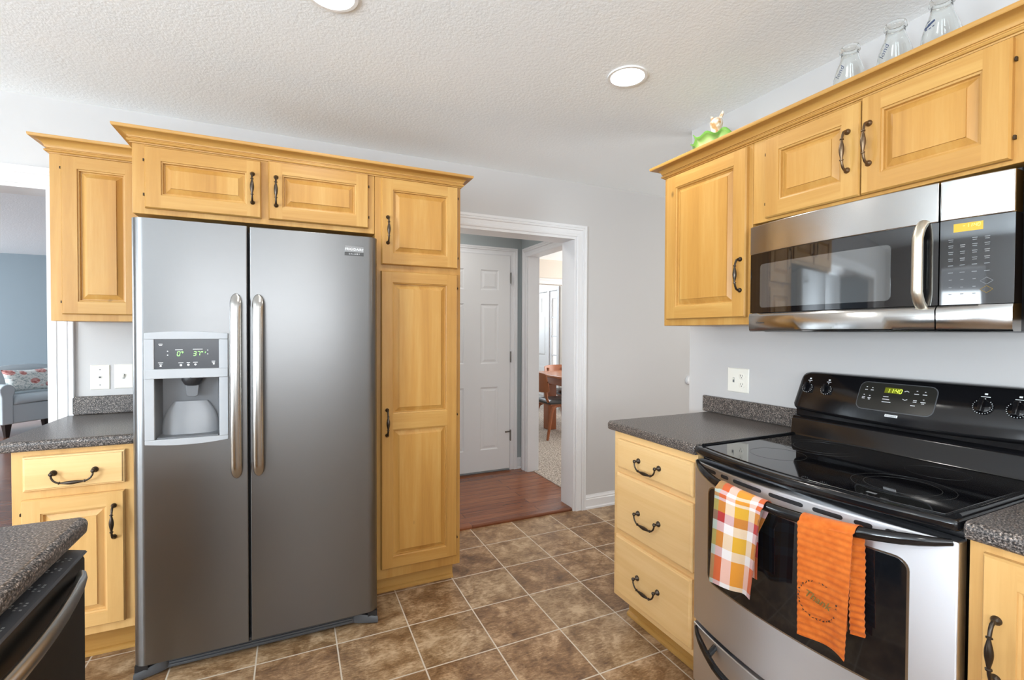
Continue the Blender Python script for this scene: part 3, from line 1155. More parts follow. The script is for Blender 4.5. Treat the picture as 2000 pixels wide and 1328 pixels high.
FB, FBU = 2.375, 2.665     # face-frame planes on the back wall (base/tall, wall cabinet)
FR, FRU = 1.36, 1.65       # face-frame planes on the stove wall

# --- wall cabinet beside the refrigerator
t = thing('wall_cabinet', 'tall narrow honey wood wall cabinet hanging beside the refrigerator above the small counter', 'cabinet', (-.77, 2.82, 1.373))
g = G(); g.box(-.94, FBU, 1.373, -.60, YW - .001, 2.10)
part('body', g, 'wood_upright', t, .002)
cab_door(t, 'back', FBU, -.898, -.622, 1.402, 2.083, None, -.902, hz=(1.455, 2.03))


def crown_profile(p=.052, z0=2.068, z1=2.142):
    """(projection, z) from the cabinet face outwards."""
    h = z1 - z0
    pts = [(0, z0), (.004, z0), (.005, z0 + .004), (.010, z0 + .005), (.0135, z0 + .009), (.0135, z0 + .012), (.010, z0 + .0155), (.007, z0 + .017), (.007, z0 + .0205), (.011, z0 + .021)]
    for k in range(1, 9):
        a = k / 8 * math.pi / 2
        pts.append((.011 + (p - .018) * (1 - math.cos(a)), z0 + .021 + (h - .034) * math.sin(a)))
    pts += [(p - .003, z1 - .0125), (p - .001, z1 - .010), (p, z1 - .006), (p, z1), (0, z1)]
    return pts


def crown(name, corners, parent=None, label=None, cat=None, at=None, gap=0.0, **kw):
    """corners: polyline of ((x, y), outward direction (dx, dy)) stations."""
    P = crown_profile(**kw)
    g = G()
    g.loft([[(x + dx * (p + gap), y + dy * (p + gap), z) for p, z in P] for (x, y), (dx, dy) in corners])
    o = part(name, g, 'wood_across', parent, smooth=30, at=at)
    if label:
        tag(o, label, cat)
        o['kind'] = 'thing'
    return o


crown('crown', [((-.94, 2.98), (-1, 0)), ((-.94, FBU), (-1, -1)), ((-.587, FBU), (0, -1))], t, z0=2.087, z1=2.150)

# --- cabinet over the refrigerator, and pantry
t = thing('overhead_cabinet', 'wide low wood cabinet with two small doors directly above the refrigerator', 'cabinet', (-.11, 2.68, 1.807))
g = G(); g.box(-.585, FB, 1.807, .3615, YW - .001, 2.10)
part('body', g, 'wood_upright', t, .002)
cab_door(t, 'back', FB, -.541, -.125, 1.829, 2.078, (-.158, 1.955), -.546)
cab_door(t, 'back', FB, -.096, .330, 1.829, 2.086, (-.066, 1.953), .334)
t = thing('pantry_cabinet', 'full height wood pantry cabinet between the refrigerator and the hall doorway', 'cabinet', (.58, 2.68, 0))
g = G(); g.box(.3625, FB, .105, .800, YW - .001, 2.10)
part('body', g, 'wood_upright', t, .002)
g = G(); g.box(.3625, 2.455, 0.001, .785, YW - .001, .105); g.prism([(2.455, .001), (2.441, .001), (2.441, .012), (2.447, .018), (2.455, .02)], 'x', .3625, .785)
part('toe_kick', g, 'wood_across', t)
cab_door(t, 'back', FB, .392, .780, 1.662, 2.083, (.422, 1.829), .785)
cab_door(t, 'back', FB, .390, .778, .158, 1.630, (.418, .885), .783, mid=(.850, .925), hz=(.25, .9, 1.56))
crown('crown_moulding', [((-.5855, 2.98), (-1, 0)), ((-.5855, FB - .0005), (-1, -1)), ((.8005, FB - .0005), (1, -1)), ((.8005, 2.98), (1, 0))], None,
      'wood crown moulding running along the top of the refrigerator cabinet and pantry', 'moulding', at=(.1, FB, 2.07), gap=.0015, z0=2.0875, z1=2.142)

# --- base cabinet and counter beside the refrigerator
t = thing('base_cabinet', 'wood base cabinet with one drawer over one door tucked beside the refrigerator', 'cabinet', (-.77, 2.68, 0))
g = G(); g.box(-.955, FB, .130, -.585, YW - .001, .879)
part('body', g, 'wood_upright_lit', t, .002)
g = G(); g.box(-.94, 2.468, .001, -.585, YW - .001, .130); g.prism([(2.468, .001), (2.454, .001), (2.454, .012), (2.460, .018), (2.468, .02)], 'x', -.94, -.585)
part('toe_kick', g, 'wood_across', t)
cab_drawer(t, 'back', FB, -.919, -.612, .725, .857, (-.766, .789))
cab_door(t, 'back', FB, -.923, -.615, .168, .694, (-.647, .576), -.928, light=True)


def counter_profile(front, back, z0=.880, z1=.920, sgn=1):
    """(horizontal, z) with a rolled front edge; front is the exposed edge."""
    r = .016
    P = [(back, z0), (back, z1)]
    for k in range(7):
        a = math.pi / 2 * k / 6
        P.append((front + sgn * (r - r * math.sin(a)), z1 - r + r * math.cos(a)))
    P += [(front + sgn * .002, z0 + .006), (front + sgn * .008, z0)]
    return P


def counter(name, label, axis, a, b, front, back, at, sgn=1, splash=None):
    t = thing(name, label, 'countertop', at)
    g = G()
    g.prism(counter_profile(front, back, sgn=sgn), 'x' if axis == 'x' else 'y', a, b)
    part('worktop', g, 'counter_laminate', t, .003)
    if splash:
        g = G()
        if axis == 'x':
            g.box(splash[0], back - .019, .920, splash[1], back, 1.010)
        else:
            g.box(back - .019, splash[0], .920, back, splash[1], 1.004)
        part('backsplash', g, 'counter_laminate', t, .006)
    return t


counter('countertop', 'small dark speckled countertop with backsplash beside the refrigerator', 'x', -.99, -.570, 2.336, YW - .001, (-.78, 2.66, .88), splash=(-.975, -.570))

# ------------------------------------------------------------------ refrigerator
FY, FX0, FX1, FS = 2.195, -.553, .350, -.163
t = fridge = thing('refrigerator', 'stainless steel side by side refrigerator with ice and water dispenser', 'refrigerator', (-.10, 2.58, 0))
g = G(); g.box(FX0 + .006, FY + .072, .030, FX1 - .006, 2.93, 1.745)
part('cabinet', g, 'fridge_side', t, .004)


def fridge_door_profile(x0, x1, r0, r1, bow=.006):
    P = [(x0, FY + .066)]
    def corner(cx, cy, r, a0, a1):
        return [(cx + r * math.cos(math.radians(a0 + (a1 - a0) * k / 8)), cy + r * math.sin(math.radians(a0 + (a1 - a0) * k / 8))) for k in range(9)]
    P += corner(x0 + r0, FY + r0, r0, 180, 270)
    P += corner(x1 - r1, FY + r1, r1, 270, 360)
    P.append((x1, FY + .066))
    return P


HX0, HX1, HZ0, HZ1 = -.478, -.264, .905, 1.165    # dispenser recess
profL = fridge_door_profile(FX0, FS - .004, .044, .005)
# freezer door: full slabs above and below the recess, two cheeks beside it
g = G()
g.prism(profL, 'z', .058, HZ0)
g.prism(profL, 'z', HZ1, 1.757)
cheekL = [p for p in profL if p[0] < HX0] + [(HX0, FY), (HX0, FY + .066)]
cheekR = [(HX1, FY + .066), (HX1, FY)] + [p for p in profL if p[0] > HX1]
g.prism(cheekL, 'z', HZ0, HZ1)
g.prism(cheekR, 'z', HZ0, HZ1)
bmesh.ops.remove_doubles(g.bm, verts=g.bm.verts, dist=1e-5)
fd = part('freezer_door', g, 'brushed_steel', t)
g = G(); g.prism(fridge_door_profile(FS + .004, FX1, .005, .044), 'z', .058, 1.757)
rd = part('refrigerator_door', g, 'brushed_steel', t, .003)


def fridge_handle(door, xc):
    g = G()
    rings = []
    n = 40
    for i in range(n + 1):
        s = .5 - .5 * math.cos(math.pi * i / n)
        z = .742 + (1.482 - .742) * s
        e = min(1, (1 - abs(2 * s - 1)) * 9)
        w = .0215 * math.sqrt(max(0.02, 1 - (1 - e) ** 2))
        y = FY - .020 - .028 * math.sin(math.pi * min(1, max(0, s))) ** .55
        dpt = .014 * max(.35, e)
        rings.append([(xc + w * math.cos(a), y + dpt * math.sin(a) * (1 if math.sin(a) < 0 else .5), z) for a in [2 * math.pi * k / 16 for k in range(16)]])
    g.loft(rings)
    for z in (.775, 1.449):
        g.box(xc - .010, FY - .030, z - .014, xc + .010, FY + .001, z + .014)
    part('handle', g, 'handle_steel', door, label='polished curved bar handle')


fridge_handle(fd, -.2055)
fridge_handle(rd, -.1275)
# dispenser housing
g = G()
yo = FY - .012
ox0, ox1, oz0, oz1 = -.507, -.235, .897, 1.327
cpx0, cpx1, cpz0, cpz1 = -.478, -.263, 1.187, 1.300
n = 12
# frame built as four bars round the two windows, curved top and bottom edge
def arc(x, base, rise):
    s = (x - ox0) / (ox1 - ox0) * 2 - 1
    return base + rise * (1 - s * s)
xs = [ox0 + (ox1 - ox0) * k / n for k in range(n + 1)]
g.prism([(x, arc(x, oz1 - .004, .008)) for x in xs] + [(ox1, cpz1), (ox0, cpz1)], 'y', yo, FY + .001)
g.prism([(ox0, HZ0 + .012), (ox1, HZ0 + .012)] + [(x, arc(x, oz0 + .004, -.010)) for x in xs[::-1]], 'y', yo, FY + .001)
g.box(ox0, yo, HZ0 + .012, HX0 + .002, FY + .001, cpz1)
g.box(HX1 - .002, yo, HZ0 + .012, ox1, FY + .001, cpz1)
dp = part('dispenser', g, 'grey_plastic', fd, .002, label='grey plastic dispenser surround')
g = G(); g.box(ox0, yo - .004, 1.150, ox1, FY + .001, 1.186)
part('dispenser_band', g, 'grey_plastic', fd, .002)
g = G(); g.box(cpx0, yo + .003, cpz0, cpx1, FY + .001, cpz1)
cp = part('control_panel', g, 'panel_charcoal', fd, label='dark control panel with green temperature digits')
yp = yo + .003
R_, U_ = (1, 0, 0), (0, 0, 1)
for tx, tp in (('0o', -.404), ('37o', -.352)):
    g = G()
    digits(g, tx, (tp, yp, 1.236), R_, U_, .0165)
    part('temperature_digits', g, 'green_digits', fd)
letters('temperature_letter', 'F', .009, 'green_digits', fd, (-.3855, yp, 1.2475), R_, U_, .1)
letters('temperature_letter', 'F', .009, 'green_digits', fd, (-.3120, yp, 1.2475), R_, U_, .1)
g = G()
for x, z, w in ((-.456, 1.2105, .016), (-.456, 1.205, .010), (-.392, 1.209, .016), (-.368, 1.2095, .011), (-.345, 1.210, .015), (-.285, 1.213, .012), (-.285, 1.2085, .010), (-.398, 1.259, .024), (-.337, 1.261, .032), (-.456, 1.281, .013), (-.456, 1.276, .010)):
    plate(g, (x, yp, z), R_, U_, w, .0022)
for x, z, r in ((-.456, 1.198, .0034), (-.392, 1.200, .0042), (-.368, 1.201, .0042), (-.345, 1.2015, .0038), (-.284, 1.203, .0032), (-.434, 1.254, .0022), (-.434, 1.239, .0022), (-.304, 1.257, .0016), (-.304, 1.242, .0018)):
    g.lathe([(r, -.0002), (r, .0006)], (x, yp, z), (0, -1, 0), 12)
printed(cp, g, 'mark_white')
# recess
g = G()
bk = FY + .060
rx0, rx1, rz0, rz1 = HX0, HX1, HZ0 + .010, 1.152
A = [(rx0, FY - .010, rz0), (rx1, FY - .010, rz0), (rx1, FY - .010, rz1), (rx0, FY - .010, rz1)]
B = [(rx0 + .014, bk, rz0 + .016), (rx1 - .014, bk, rz0 + .016), (rx1 - .014, bk, rz1), (rx0 + .014, bk, rz1)]
for k in range(4):
    g.face((A[k], A[(k + 1) % 4], B[(k + 1) % 4], B[k]))
g.face(B)
part('dispenser_recess', g, 'recess_plastic', fd, smooth=0)
g = G()
rings = []
for i in range(9):          # bulged back of the cup space
    s = i / 8
    z = rz0 + .010 + s * .128
    w = .097 * (1 - .42 * s ** 2.6)
    rings.append([(-.371 + w * math.cos(a), bk - .004 - (.026 - .016 * s) * math.sin(a), z) for a in [math.pi * k / 14 for k in range(15)]])
g.loft(rings, cap=False, closed=False)
part('cup_backrest', g, 'cup_plastic', fd)
g = G(); g.lathe([(.036, 0), (.036, .012), (.026, .030), (.018, .034)], (-.360, FY + .020, rz1), (0, 0, -1), 20)
part('ice_chute', g, 'dark_plastic', fd)
g = G(); g.prism([(-.383, 1.128), (-.337, 1.128), (-.341, 1.078), (-.351, 1.073), (-.369, 1.073), (-.379, 1.078)], 'y', FY + .016, FY + .024)
part('paddle', g, 'recess_plastic', fd, .002)
g = G(); g.box(rx0 + .006, FY - .004, rz0 + .001, rx1 - .006, bk - .006, rz0 + .008)
part('drip_tray', g, 'recess_plastic', fd, .002)
# badge
g = G(); g.box(.207, FY - .003, 1.681, .287, FY + .001, 1.709)
bd = part('badge', g, 'badge_metal', rd, .001)
g = G(); g.box(.207, FY - .003, 1.668, .287, FY + .001, 1.6805)
part('badge_strip', g, 'plate_dark', rd)
letters('badge_lettering', 'FRIGIDAIRE', .0155, 'mark_white', rd, (.247, FY - .003, 1.694), R_, U_)
letters('badge_lettering', 'G A L L E R Y', .0080, 'mark_white', rd, (.247, FY - .003, 1.6742), R_, U_)
# toe grille
g = G(); g.box(FX0 + .10, FY + .030, .012, FX1 - .10, FY + .075, .056)
for z in (.020, .031, .042):
    g.box(FX0 + .11, FY + .024, z, FX1 - .11, FY + .031, z + .006)
part('toe_grille', g, 'grille_grey', t, .001)
for xa, xb in ((FX0 + .002, FX0 + .11), (FX1 - .11, FX1 - .002)):
    g = G()
    xo = xa if xa < 0 else xb
    rings = []
    for k in range(9):
        s = k / 8
        x = xa + (xb - xa) * s
        near = 1 - abs(x - xo) / .108
        y0 = FY + .030 - .034 * max(0, near) ** .6
        zb = .003 + .008 * (1 - near)
        zt = .030 + .026 * (1 - near)
        rings.append([(x, y0 + .006, zb), (x, y0, (zb + zt) / 2), (x, y0 + .008, zt), (x, FY + .080, zt), (x, FY + .080, zb)])
    g.loft(rings)
    part('foot_cover', g, 'grille_grey', t, smooth=60)
for xa in (FX1 - .045, FX0 + .004):
    g = G(); g.box(xa, FY + .010, .034, xa + .041, FY + .060, .0575)
    part('hinge_bracket', g, 'dark_plastic', t)

# ------------------------------------------------------------------ island with dishwasher
counter('island_countertop', 'dark speckled island countertop above the dishwasher', 'y', -1.2, 1.340, -.413, -1.30, (-.8, 0, .88), sgn=-1)
t = thing('island_cabinet', 'wood island base cabinet housing the dishwasher', 'cabinet', (-.85, 0, 0))
g = G(); g.box(-1.26, -1.1, .001, -1.05, 1.318, .879); g.box(-1.05, 1.3065, .001, -.45, 1.318, .879); g.box(-1.05, -1.1, .001, -.43, .692, .879)
part('body', g, 'wood_upright', t, .002)
t = thing('dishwasher', 'dark stainless dishwasher with curved bar handle in the island', 'dishwasher', (-.70, 1.0, 0))
DY0, DY1 = .700, 1.3055
g = G(); g.box(-1.02, DY0 + .004, .10, -.452, DY1 - .004, .868)
part('tub', g, 'dark_plastic', t)
g = G(); g.prism([(-.450, .110), (-.415, .110), (-.412, .120), (-.409, .840), (-.412, .848), (-.450, .848)], 'y', DY0, DY1)
dd = part('door', g, 'dark_steel', t, .002)
g = G(); g.prism([(-.450, .8485), (-.409, .8485), (-.405, .853), (-.408, .857), (-.450, .866)], 'y', DY0, DY1)
cs = part('control_strip', g, 'panel_charcoal', t)
g = G()
cr = Vector((0, 1, 0)); cu = Vector((-.042, 0, .009)).normalized()
for yc, cnt in ((1.262, 3), (1.216, 3), (1.150, 4), (1.085, 4), (1.01, 4), (.95, 3), (.88, 4), (.80, 3)):
    for k in range(cnt):
        for row in range(3):
            if (k + row) % 3 != 2:
                c = Vector((-.418 - .008 * row, yc - .0075 * k, .8592 + .0017 * row))
                plate(g, c, -cr, cu, .0045, .0035, .0004)
printed(cs, g, 'mark_grey')
g = G()
rings = []
for i in range(25):
    s = i / 24
    y = DY0 + .030 + (DY1 - .030 - DY0 - .030) * s
    e = math.sin(math.pi * s)
    x = -.407 + .030 * e ** .6
    z = .820 - .009 * e ** .8
    hh = .016 * max(.45, min(1, e * 3)); ww = .010
    rings.append([(x + ww * math.cos(a), y, z + hh * math.sin(a)) for a in [2 * math.pi * k / 14 for k in range(14)]])
g.loft(rings)
part('handle', g, 'handle_steel', dd, label='brushed steel bowed handle')

# ------------------------------------------------------------------ stove wall: drawer cabinet, counters
t = thing('drawer_cabinet', 'wood base cabinet with three drawers beside the range', 'cabinet', (1.66, 1.54, 0))
g = G(); g.box(FR, 1.292, .115, XW - .001, 1.787, .879)
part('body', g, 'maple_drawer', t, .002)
g = G(); g.box(1.440, 1.292, .001, XW - .001, 1.775, .115); g.prism([(1.440, .001), (1.426, .001), (1.426, .012), (1.432, .018), (1.440, .02)], 'y', 1.292, 1.775)
part('toe_kick', g, 'wood_across', t)
cab_drawer(t, 'right', FR, 1.300, 1.747, .719, .849, (1.535, .783))
cab_drawer(t, 'right', FR, 1.300, 1.752, .436, .695, (1.535, .557))
cab_drawer(t, 'right', FR, 1.302, 1.757, .146, .410, (1.537, .277))
counter('countertop', 'dark speckled countertop with backsplash left of the range over three drawers', 'y', 1.288, 1.812, 1.335, XW - .001, (1.66, 1.55, .88), splash=(1.288, 1.845))
t = thing('base_cabinet', 'wood base cabinet with upright pull right of the range', 'cabinet', (1.66, .2, 0))
g = G(); g.box(FR, -.20, .115, XW - .001, .516, .879)
part('body', g, 'wood_upright_lit', t, .002)
g = G(); g.box(1.440, -.20, .001, XW - .001, .516, .115)
part('toe_kick', g, 'wood_across', t)
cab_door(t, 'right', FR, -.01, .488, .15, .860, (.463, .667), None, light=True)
counter('countertop', 'dark speckled countertop right of the range', 'y', -.25, .518, 1.335, XW - .001, (1.66, .2, .88), splash=(-.25, .518))

# ------------------------------------------------------------------ range
RC, RH = .9045, .379
rb = lambda y, x0, b: x0 - b * (1 - ((y - RC) / RH) ** 2)
RY = [RC - RH + 2 * RH * k / 24 for k in range(25)]
def bow_poly(x_back, x0, b, ys=None):
    ys = ys or RY
    return [(rb(y, x0, b), y) for y in ys] + [(x_back, ys[-1]), (x_back, ys[0])]
t = rng = thing('range', 'freestanding electric range with black glass cooktop and stainless oven door', 'range', (1.66, RC, 0))
g = G(); g.box(1.378, RC - RH + .002, .03, 1.972, RC + RH - .002, .886)
part('body', g, 'black_enamel', t, .002)
g = G(); g.prism(bow_poly(1.377, 1.338, .052), 'z', .055, .270)
dr = part('drawer', g, 'oven_steel', t, .003)
g = G(); g.prism(bow_poly(1.377, 1.338, .052), 'z', .284, .868)
od = part('oven_door', g, 'oven_steel', t, .004)


def slab_strip(g, ys, zlo, zhi, xf, d, mi=0):
    """closed curved plate: front at xf(y)-d, back at xf(y)+.001."""
    rings = [[(xf(y) + .001, y, zlo(y)), (xf(y) - d, y, zlo(y)), (xf(y) - d, y, zhi(y)), (xf(y) + .001, y, zhi(y))] for y in ys]
    g.loft(rings, True, mi)


def rounded(y0, y1, z0, z1, r, n=40):
    ys = [y0 + (y1 - y0) * (.5 - .5 * math.cos(math.pi * k / n)) for k in range(n + 1)]
    def ins(y):
        e = min(y - y0, y1 - y)
        return 0 if e >= r else r - math.sqrt(max(0, r * r - (r - e) ** 2))
    return ys, (lambda y: z0 + ins(y)), (lambda y: z1 - ins(y))


dx = lambda y: rb(y, 1.338, .052)
g = G(); ys, lo, hi = rounded(.607, 1.203, .462, .800, .03); slab_strip(g, ys, lo, hi, dx, .0012)
part('window_trim', g, 'handle_steel', od)
g = G(); ys, lo, hi = rounded(.612, 1.198, .467, .795, .026); slab_strip(g, ys, lo, hi, dx, .0022)
part('window', g, 'oven_glass', od, label='black glass oven window')
g = G()
for a, b in ((1.165, 1.235), (1.105, 1.140), (.975, 1.085), (.845, .95), (.745, .82), (.68, .72), (.57, .655)):
    ys, lo, hi = rounded(a, b, .845, .857, .0058, 12)
    slab_strip(g, ys, lo, hi, dx, .0006)
part('vent_slots', g, 'dark_plastic', od)


def bow_handle(y0, y1, zc, drop, out, r, flat):
    g = G()
    path, rad = [], []
    for i in range(31):
        s = i / 30
        e = math.sin(math.pi * s)
        y = y0 + (y1 - y0) * s
        path.append((dx(y) - .004 - out * min(1, e * 1.6) ** .7, y, zc - drop * e ** .9))
        rad.append(r * (.55 + .45 * min(1, e * 4)))
    g.tube(path, rad, 14, up=(0, 0, 1), flat=flat)
    return g, path


g, HP = bow_handle(.535, 1.262, .866, .032, .050, .0145, (1.0, .85))
part('handle', g, 'black_enamel', od, label='glossy black oven door handle')
g, _ = bow_handle(.535, 1.262, .262, .050, .045, .013, (1.0, .8))
for y in (1.16, .65):
    g.tube([(dx(y) + .002, y, .255), (dx(y) - .03, y, .235)], .010, 10)
part('handle', g, 'black_enamel', dr, label='glossy black drawer handle')
# cooktop
g = G(); g.prism(bow_poly(1.885, 1.335, .055), 'z', .889, .917)
ck = part('cooktop', g, 'black_enamel', t, .010, 3)
g = G(); g.prism([(rb(y, 1.362, .050), y) for y in RY if RC - .352 < y < RC + .352] + [(1.862, RC + .345), (1.862, RC - .345)], 'z', .9165, .9195)
gl = part('glass_surface', g, 'black_glass', ck, .001)
g = G()
g.tube([(1.366, RC + .366, .918), (1.60, RC + .367, .919), (1.868, RC + .367, .919)], .0075, 10)
part('side_rail', g, 'black_enamel', ck)
g = G()
g.tube([(1.366, RC - .366, .918), (1.60, RC - .367, .919), (1.868, RC - .367, .919)], .0075, 10)
part('side_rail', g, 'black_enamel', ck)
for c, rs in (((1.497, .712), (.083, .112)), ((1.500, 1.075), (.085,)), ((1.735, .735), (.075,)), ((1.735, 1.070), (.092, .125))):
    g = G()
    for r in rs:
        g.ring(c, r - .0009, r + .0009, .9193, .9198)
    part('burner_ring', g, 'ring_grey', ck)
g = G(); g.box(1.352, .700, .9193, 1.362, .722, .9199)
part('surface_mark', g, 'mark_grey', ck)
# backguard
g = G()
rings = []
for y in RY:
    rings.append([(x - .004 * (1 - ((y - RC) / RH) ** 2), y, z) for x, z in ((1.866, .916), (1.872, .926), (1.878, .980), (1.886, .992), (1.905, .996), (1.905, 1.03), (1.975, 1.03), (1.975, .916))])
g.loft(rings)
part('lower_guard', g, 'black_enamel', t, smooth=50)
g = G()
CB = lambda y: .020 * (1 - ((y - RC) / RH) ** 2)
def con_prof(y):
    s = abs(y - RC) / RH
    top = 1.172 - .010 * max(0, (s - .9) / .1) ** 2
    bz = 1.022 - .012 * (1 - s * s)
    b = CB(y)
    return [(1.892 - b, y, bz), (1.884 - b, y, bz + .006), (1.882 - b, y, bz + .014), (1.882 + .055 - b * .6, y, top - .014), (1.945 - b * .5, y, top - .003), (1.955 - b * .4, y, top), (1.976, y, top), (1.976, y, bz)]
ys = [RC - RH, RC - RH + .004, RC - RH + .012] + RY[1:-1] + [RC + RH - .012, RC + RH - .004, RC + RH]
def ends(y, P):
    e = min(y - (RC - RH), RC + RH - y)
    if e < .012:
        k = 1 - e / .012
        cx, cz = 1.95, 1.10
        return [(p[0] + (cx - p[0]) * .10 * k * k, p[1], p[2] + (cz - p[2]) * .12 * k * k) for p in P]
    return P
g.loft([ends(y, con_prof(y)) for y in ys])
con = part('control_console', g, 'black_enamel', t, smooth=40)


def con_pt(y, z):
    """point on the tilted console face."""
    P = con_prof(y)
    (x0, _, z0), (x1, _, z1) = P[2], P[3]
    s = (z - z0) / (z1 - z0)
    return Vector((x0 + (x1 - x0) * s, y, z))


CU = (con_pt(RC, 1.14) - con_pt(RC, 1.05)).normalized()
CRT = Vector((0, -1, 0))
CN = CRT.cross(CU)
# display panel
def con_plate(g, y0, y1, z0, z1, r, d0, d1, n=20):
    ys, lo, hi = rounded(y0, y1, z0, z1, r, n)
    rings = []
    for y in ys:
        a, b = con_pt(y, lo(y)), con_pt(y, hi(y))
        rings.append([a - CN * d0, a + CN * d1, b + CN * d1, b - CN * d0])
    g.loft(rings)
g = G(); con_plate(g, .811, 1.046, 1.058, 1.155, .022, .001, .0012)
part('display_bezel', g, 'grille_grey', con)
g = G(); con_plate(g, .8135, 1.0435, 1.0605, 1.1525, .020, .001, .0022)
dpn = part('display_panel', g, 'panel_dark', con)
cpt = lambda y, z, k=.0022: con_pt(y, z) + CN * k
g = G(); plate(g, cpt(.938, 1.130), CRT, CU, .050, .020)
part('display_window', g, 'green_window', con)
g = G(); digits(g, '11:40', cpt(.957, 1.1225, .0028), CRT, CU, .0145)
part('clock_digits', g, 'amber_digits', con)
g = G()
for y, z, w in ((1.022, 1.136, .004), (1.022, 1.126, .009), (1.003, 1.134, .004), (1.003, 1.126, .009), (1.025, 1.108, .004), (1.025, 1.100, .010), (1.025, 1.095, .009), (1.006, 1.106, .004), (1.006, 1.098, .010), (1.006, 1.0935, .006),
                (.955, 1.108, .016), (.953, 1.099, .021), (.950, 1.090, .027), (.868, 1.136, .004), (.868, 1.126, .013), (.845, 1.135, .004), (.845, 1.126, .012), (.868, 1.105, .010), (.868, 1.100, .010), (.845, 1.110, .004), (.845, 1.1015, .014), (.845, 1.097, .008), (.871, 1.088, .013)):
    plate(g, cpt(y, z), CRT, CU, w, .0022)
for zc, s in ((1.132, 1), (1.104, -1)):
    for k in (-1, 1):
        plate(g, cpt(.897 + k * .0032, zc), (CRT + CU * (k * s * .5)), (CU - CRT * (k * s * .5)), .008, .0018)
printed(dpn, g, 'mark_white')
g = G(); plate(g, cpt(.925, 1.0465, .0), CRT, CU, .038, .0085, .0012)
part('badge', g, 'mark_white', con)
letters('badge_lettering', 'Kenmore', .0085, 'plate_dark', con, cpt(.925, 1.0465, .0012), CRT, CU, depth=.0003)
for y in (1.240, 1.163, .697, .622):
    big = y < .8
    r = .024 if big else .020
    g = G(); c = con_pt(y, 1.108)
    g.lathe([(r, -.002), (r, .003), (r * .86, .010), (r * .80, .011)], c, CN, 28)
    kb = part('knob', g, 'black_enamel', con)
    g = G()
    a = CU * r * .95
    g.loft([[c + CN * .010 + CRT * sx * r * .30 + a * sy for sx, sy in ((-1, -1), (1, -1), (1, 1), (-1, 1))], [c + CN * .026 + CRT * sx * r * .22 + a * .9 * sy for sx, sy in ((-1, -1), (1, -1), (1, 1), (-1, 1))]])
    part('knob_grip', g, 'black_enamel', kb, .002)
    g = G()
    for k in range(14 if not big else 18):
        an = math.radians(-225 + k * (270 / (13 if not big else 17)))
        d = CRT * math.cos(an) + CU * math.sin(an)
        plate(g, c + d * r * .93 + CN * .0062, CRT * math.cos(an) + CU * math.sin(an), CU * math.cos(an) - CRT * math.sin(an), .0035, .0014, .0012)
    printed(kb, g, 'mark_white')
    g = G()
    plate(g, con_pt(y, 1.139), CRT, CU, .022 if big else .016, .0018); plate(g, con_pt(y, 1.147), CRT, CU, .007, .005)
    plate(g, con_pt(y, 1.133), CRT, CU, .003, .003)
    printed(con, g, 'mark_white')

# ------------------------------------------------------------------ towels on the oven handle
def handle_at(y):
    for a, b in zip(HP, HP[1:]):
        if min(a[1], b[1]) <= y <= max(a[1], b[1]):
            k = (y - a[1]) / (b[1] - a[1])
            return Vector(a).lerp(Vector(b), k)
    return Vector(HP[0] if abs(y - HP[0][1]) < abs(y - HP[-1][1]) else HP[-1])


def towel_surface(y_top, y_bot, zf, zb, wave, rr=.0175, rib=0.0):
    """u across (first edge is the one nearer the drawers), v from front hem over the bar to the back hem."""
    def fn(u, v):
        yt = y_top[0] + (y_top[1] - y_top[0]) * u
        h = handle_at(yt)
        L1, L2 = h.z - zf(u), h.z - zb(u)
        arc = math.pi * rr
        tot = L1 + arc + L2
        s = v * tot
        if s < L1:                       # front fall
            k = 1 - s / L1               # 0 at bar, 1 at hem
            y = yt + (y_bot[0] + (y_bot[1] - y_bot[0]) * u - yt) * k
            x = h.x - rr - .004 - wave(u, k)
            z = h.z - k * L1
            x -= rib * (.5 + .5 * math.sin(z * 2 * math.pi / .0165))
        elif s < L1 + arc:
            a = (s - L1) / rr
            y = yt; x = h.x - (rr + .002) * math.cos(a); z = h.z + rr * math.sin(a)
        else:
            k = (s - L1 - arc) / L2
            ym = y_top[0] + (y_top[1] - y_top[0]) * (.30 + .45 * u); y = yt + (ym - yt) * min(1, k * 2.5); x = h.x + rr - .002 + .002 * math.sin(k * 5); z = h.z - k * L2
            x -= rib * .5 * (.5 + .5 * math.sin(z * 2 * math.pi / .0165))
        return (x, y, z)
    return fn


tw = thing('dish_towel', 'plaid dish towel of white orange green and red hanging on the oven handle', 'towel', (1.24, 1.0, .85))
g = G()
fn = towel_surface((1.082, .912), (1.086, .932), lambda u: .543 + .022 * u + .004 * math.sin(u * 9), lambda u: .60, lambda u, k: (.010 + .014 * k) * (.5 + .5 * math.sin(u * 6.3 + .6)) + .006 * k)
g.sheet(fn, 30, 60, .0032, (.6, 0, -.2))
part('cloth', g, 'plaid_cloth', tw, smooth=80, recalc=False)
tw = thing('hand_towel', 'orange ribbed hand towel with embroidered wreath hanging on the oven handle', 'towel', (1.23, .76, .85))
g = G()
fo = towel_surface((.808, .682), (.795, .690), lambda u: .546 - .012 * max(0, (u - .55) / .45) ** 2, lambda u: .60 - .02 * u, lambda u, k: .016 * k * (.5 + .5 * math.sin(u * 5.0 + 2.0)) + .004, rib=.0022)
g.sheet(fo, 26, 240, .0035, (.6, 0, -.2))
oc = part('cloth', g, 'orange_terry', tw, smooth=80, recalc=False)
# back fold showing beside it
g = G()
def fold(u, v):
    y = .706 - .026 * u
    h = handle_at(.69)
    z = h.z - .015 - v * (h.z - .015 - .585)
    return (h.x + .004 + .016 * u + .003 * math.sin(v * 6) - .002 * math.sin(z * 2 * math.pi / .0165), y - .006 * v, z)
g.sheet(fold, 6, 160, .0035, (1, .3, 0))
part('back_fold', g, 'orange_terry', tw, smooth=80, recalc=False)


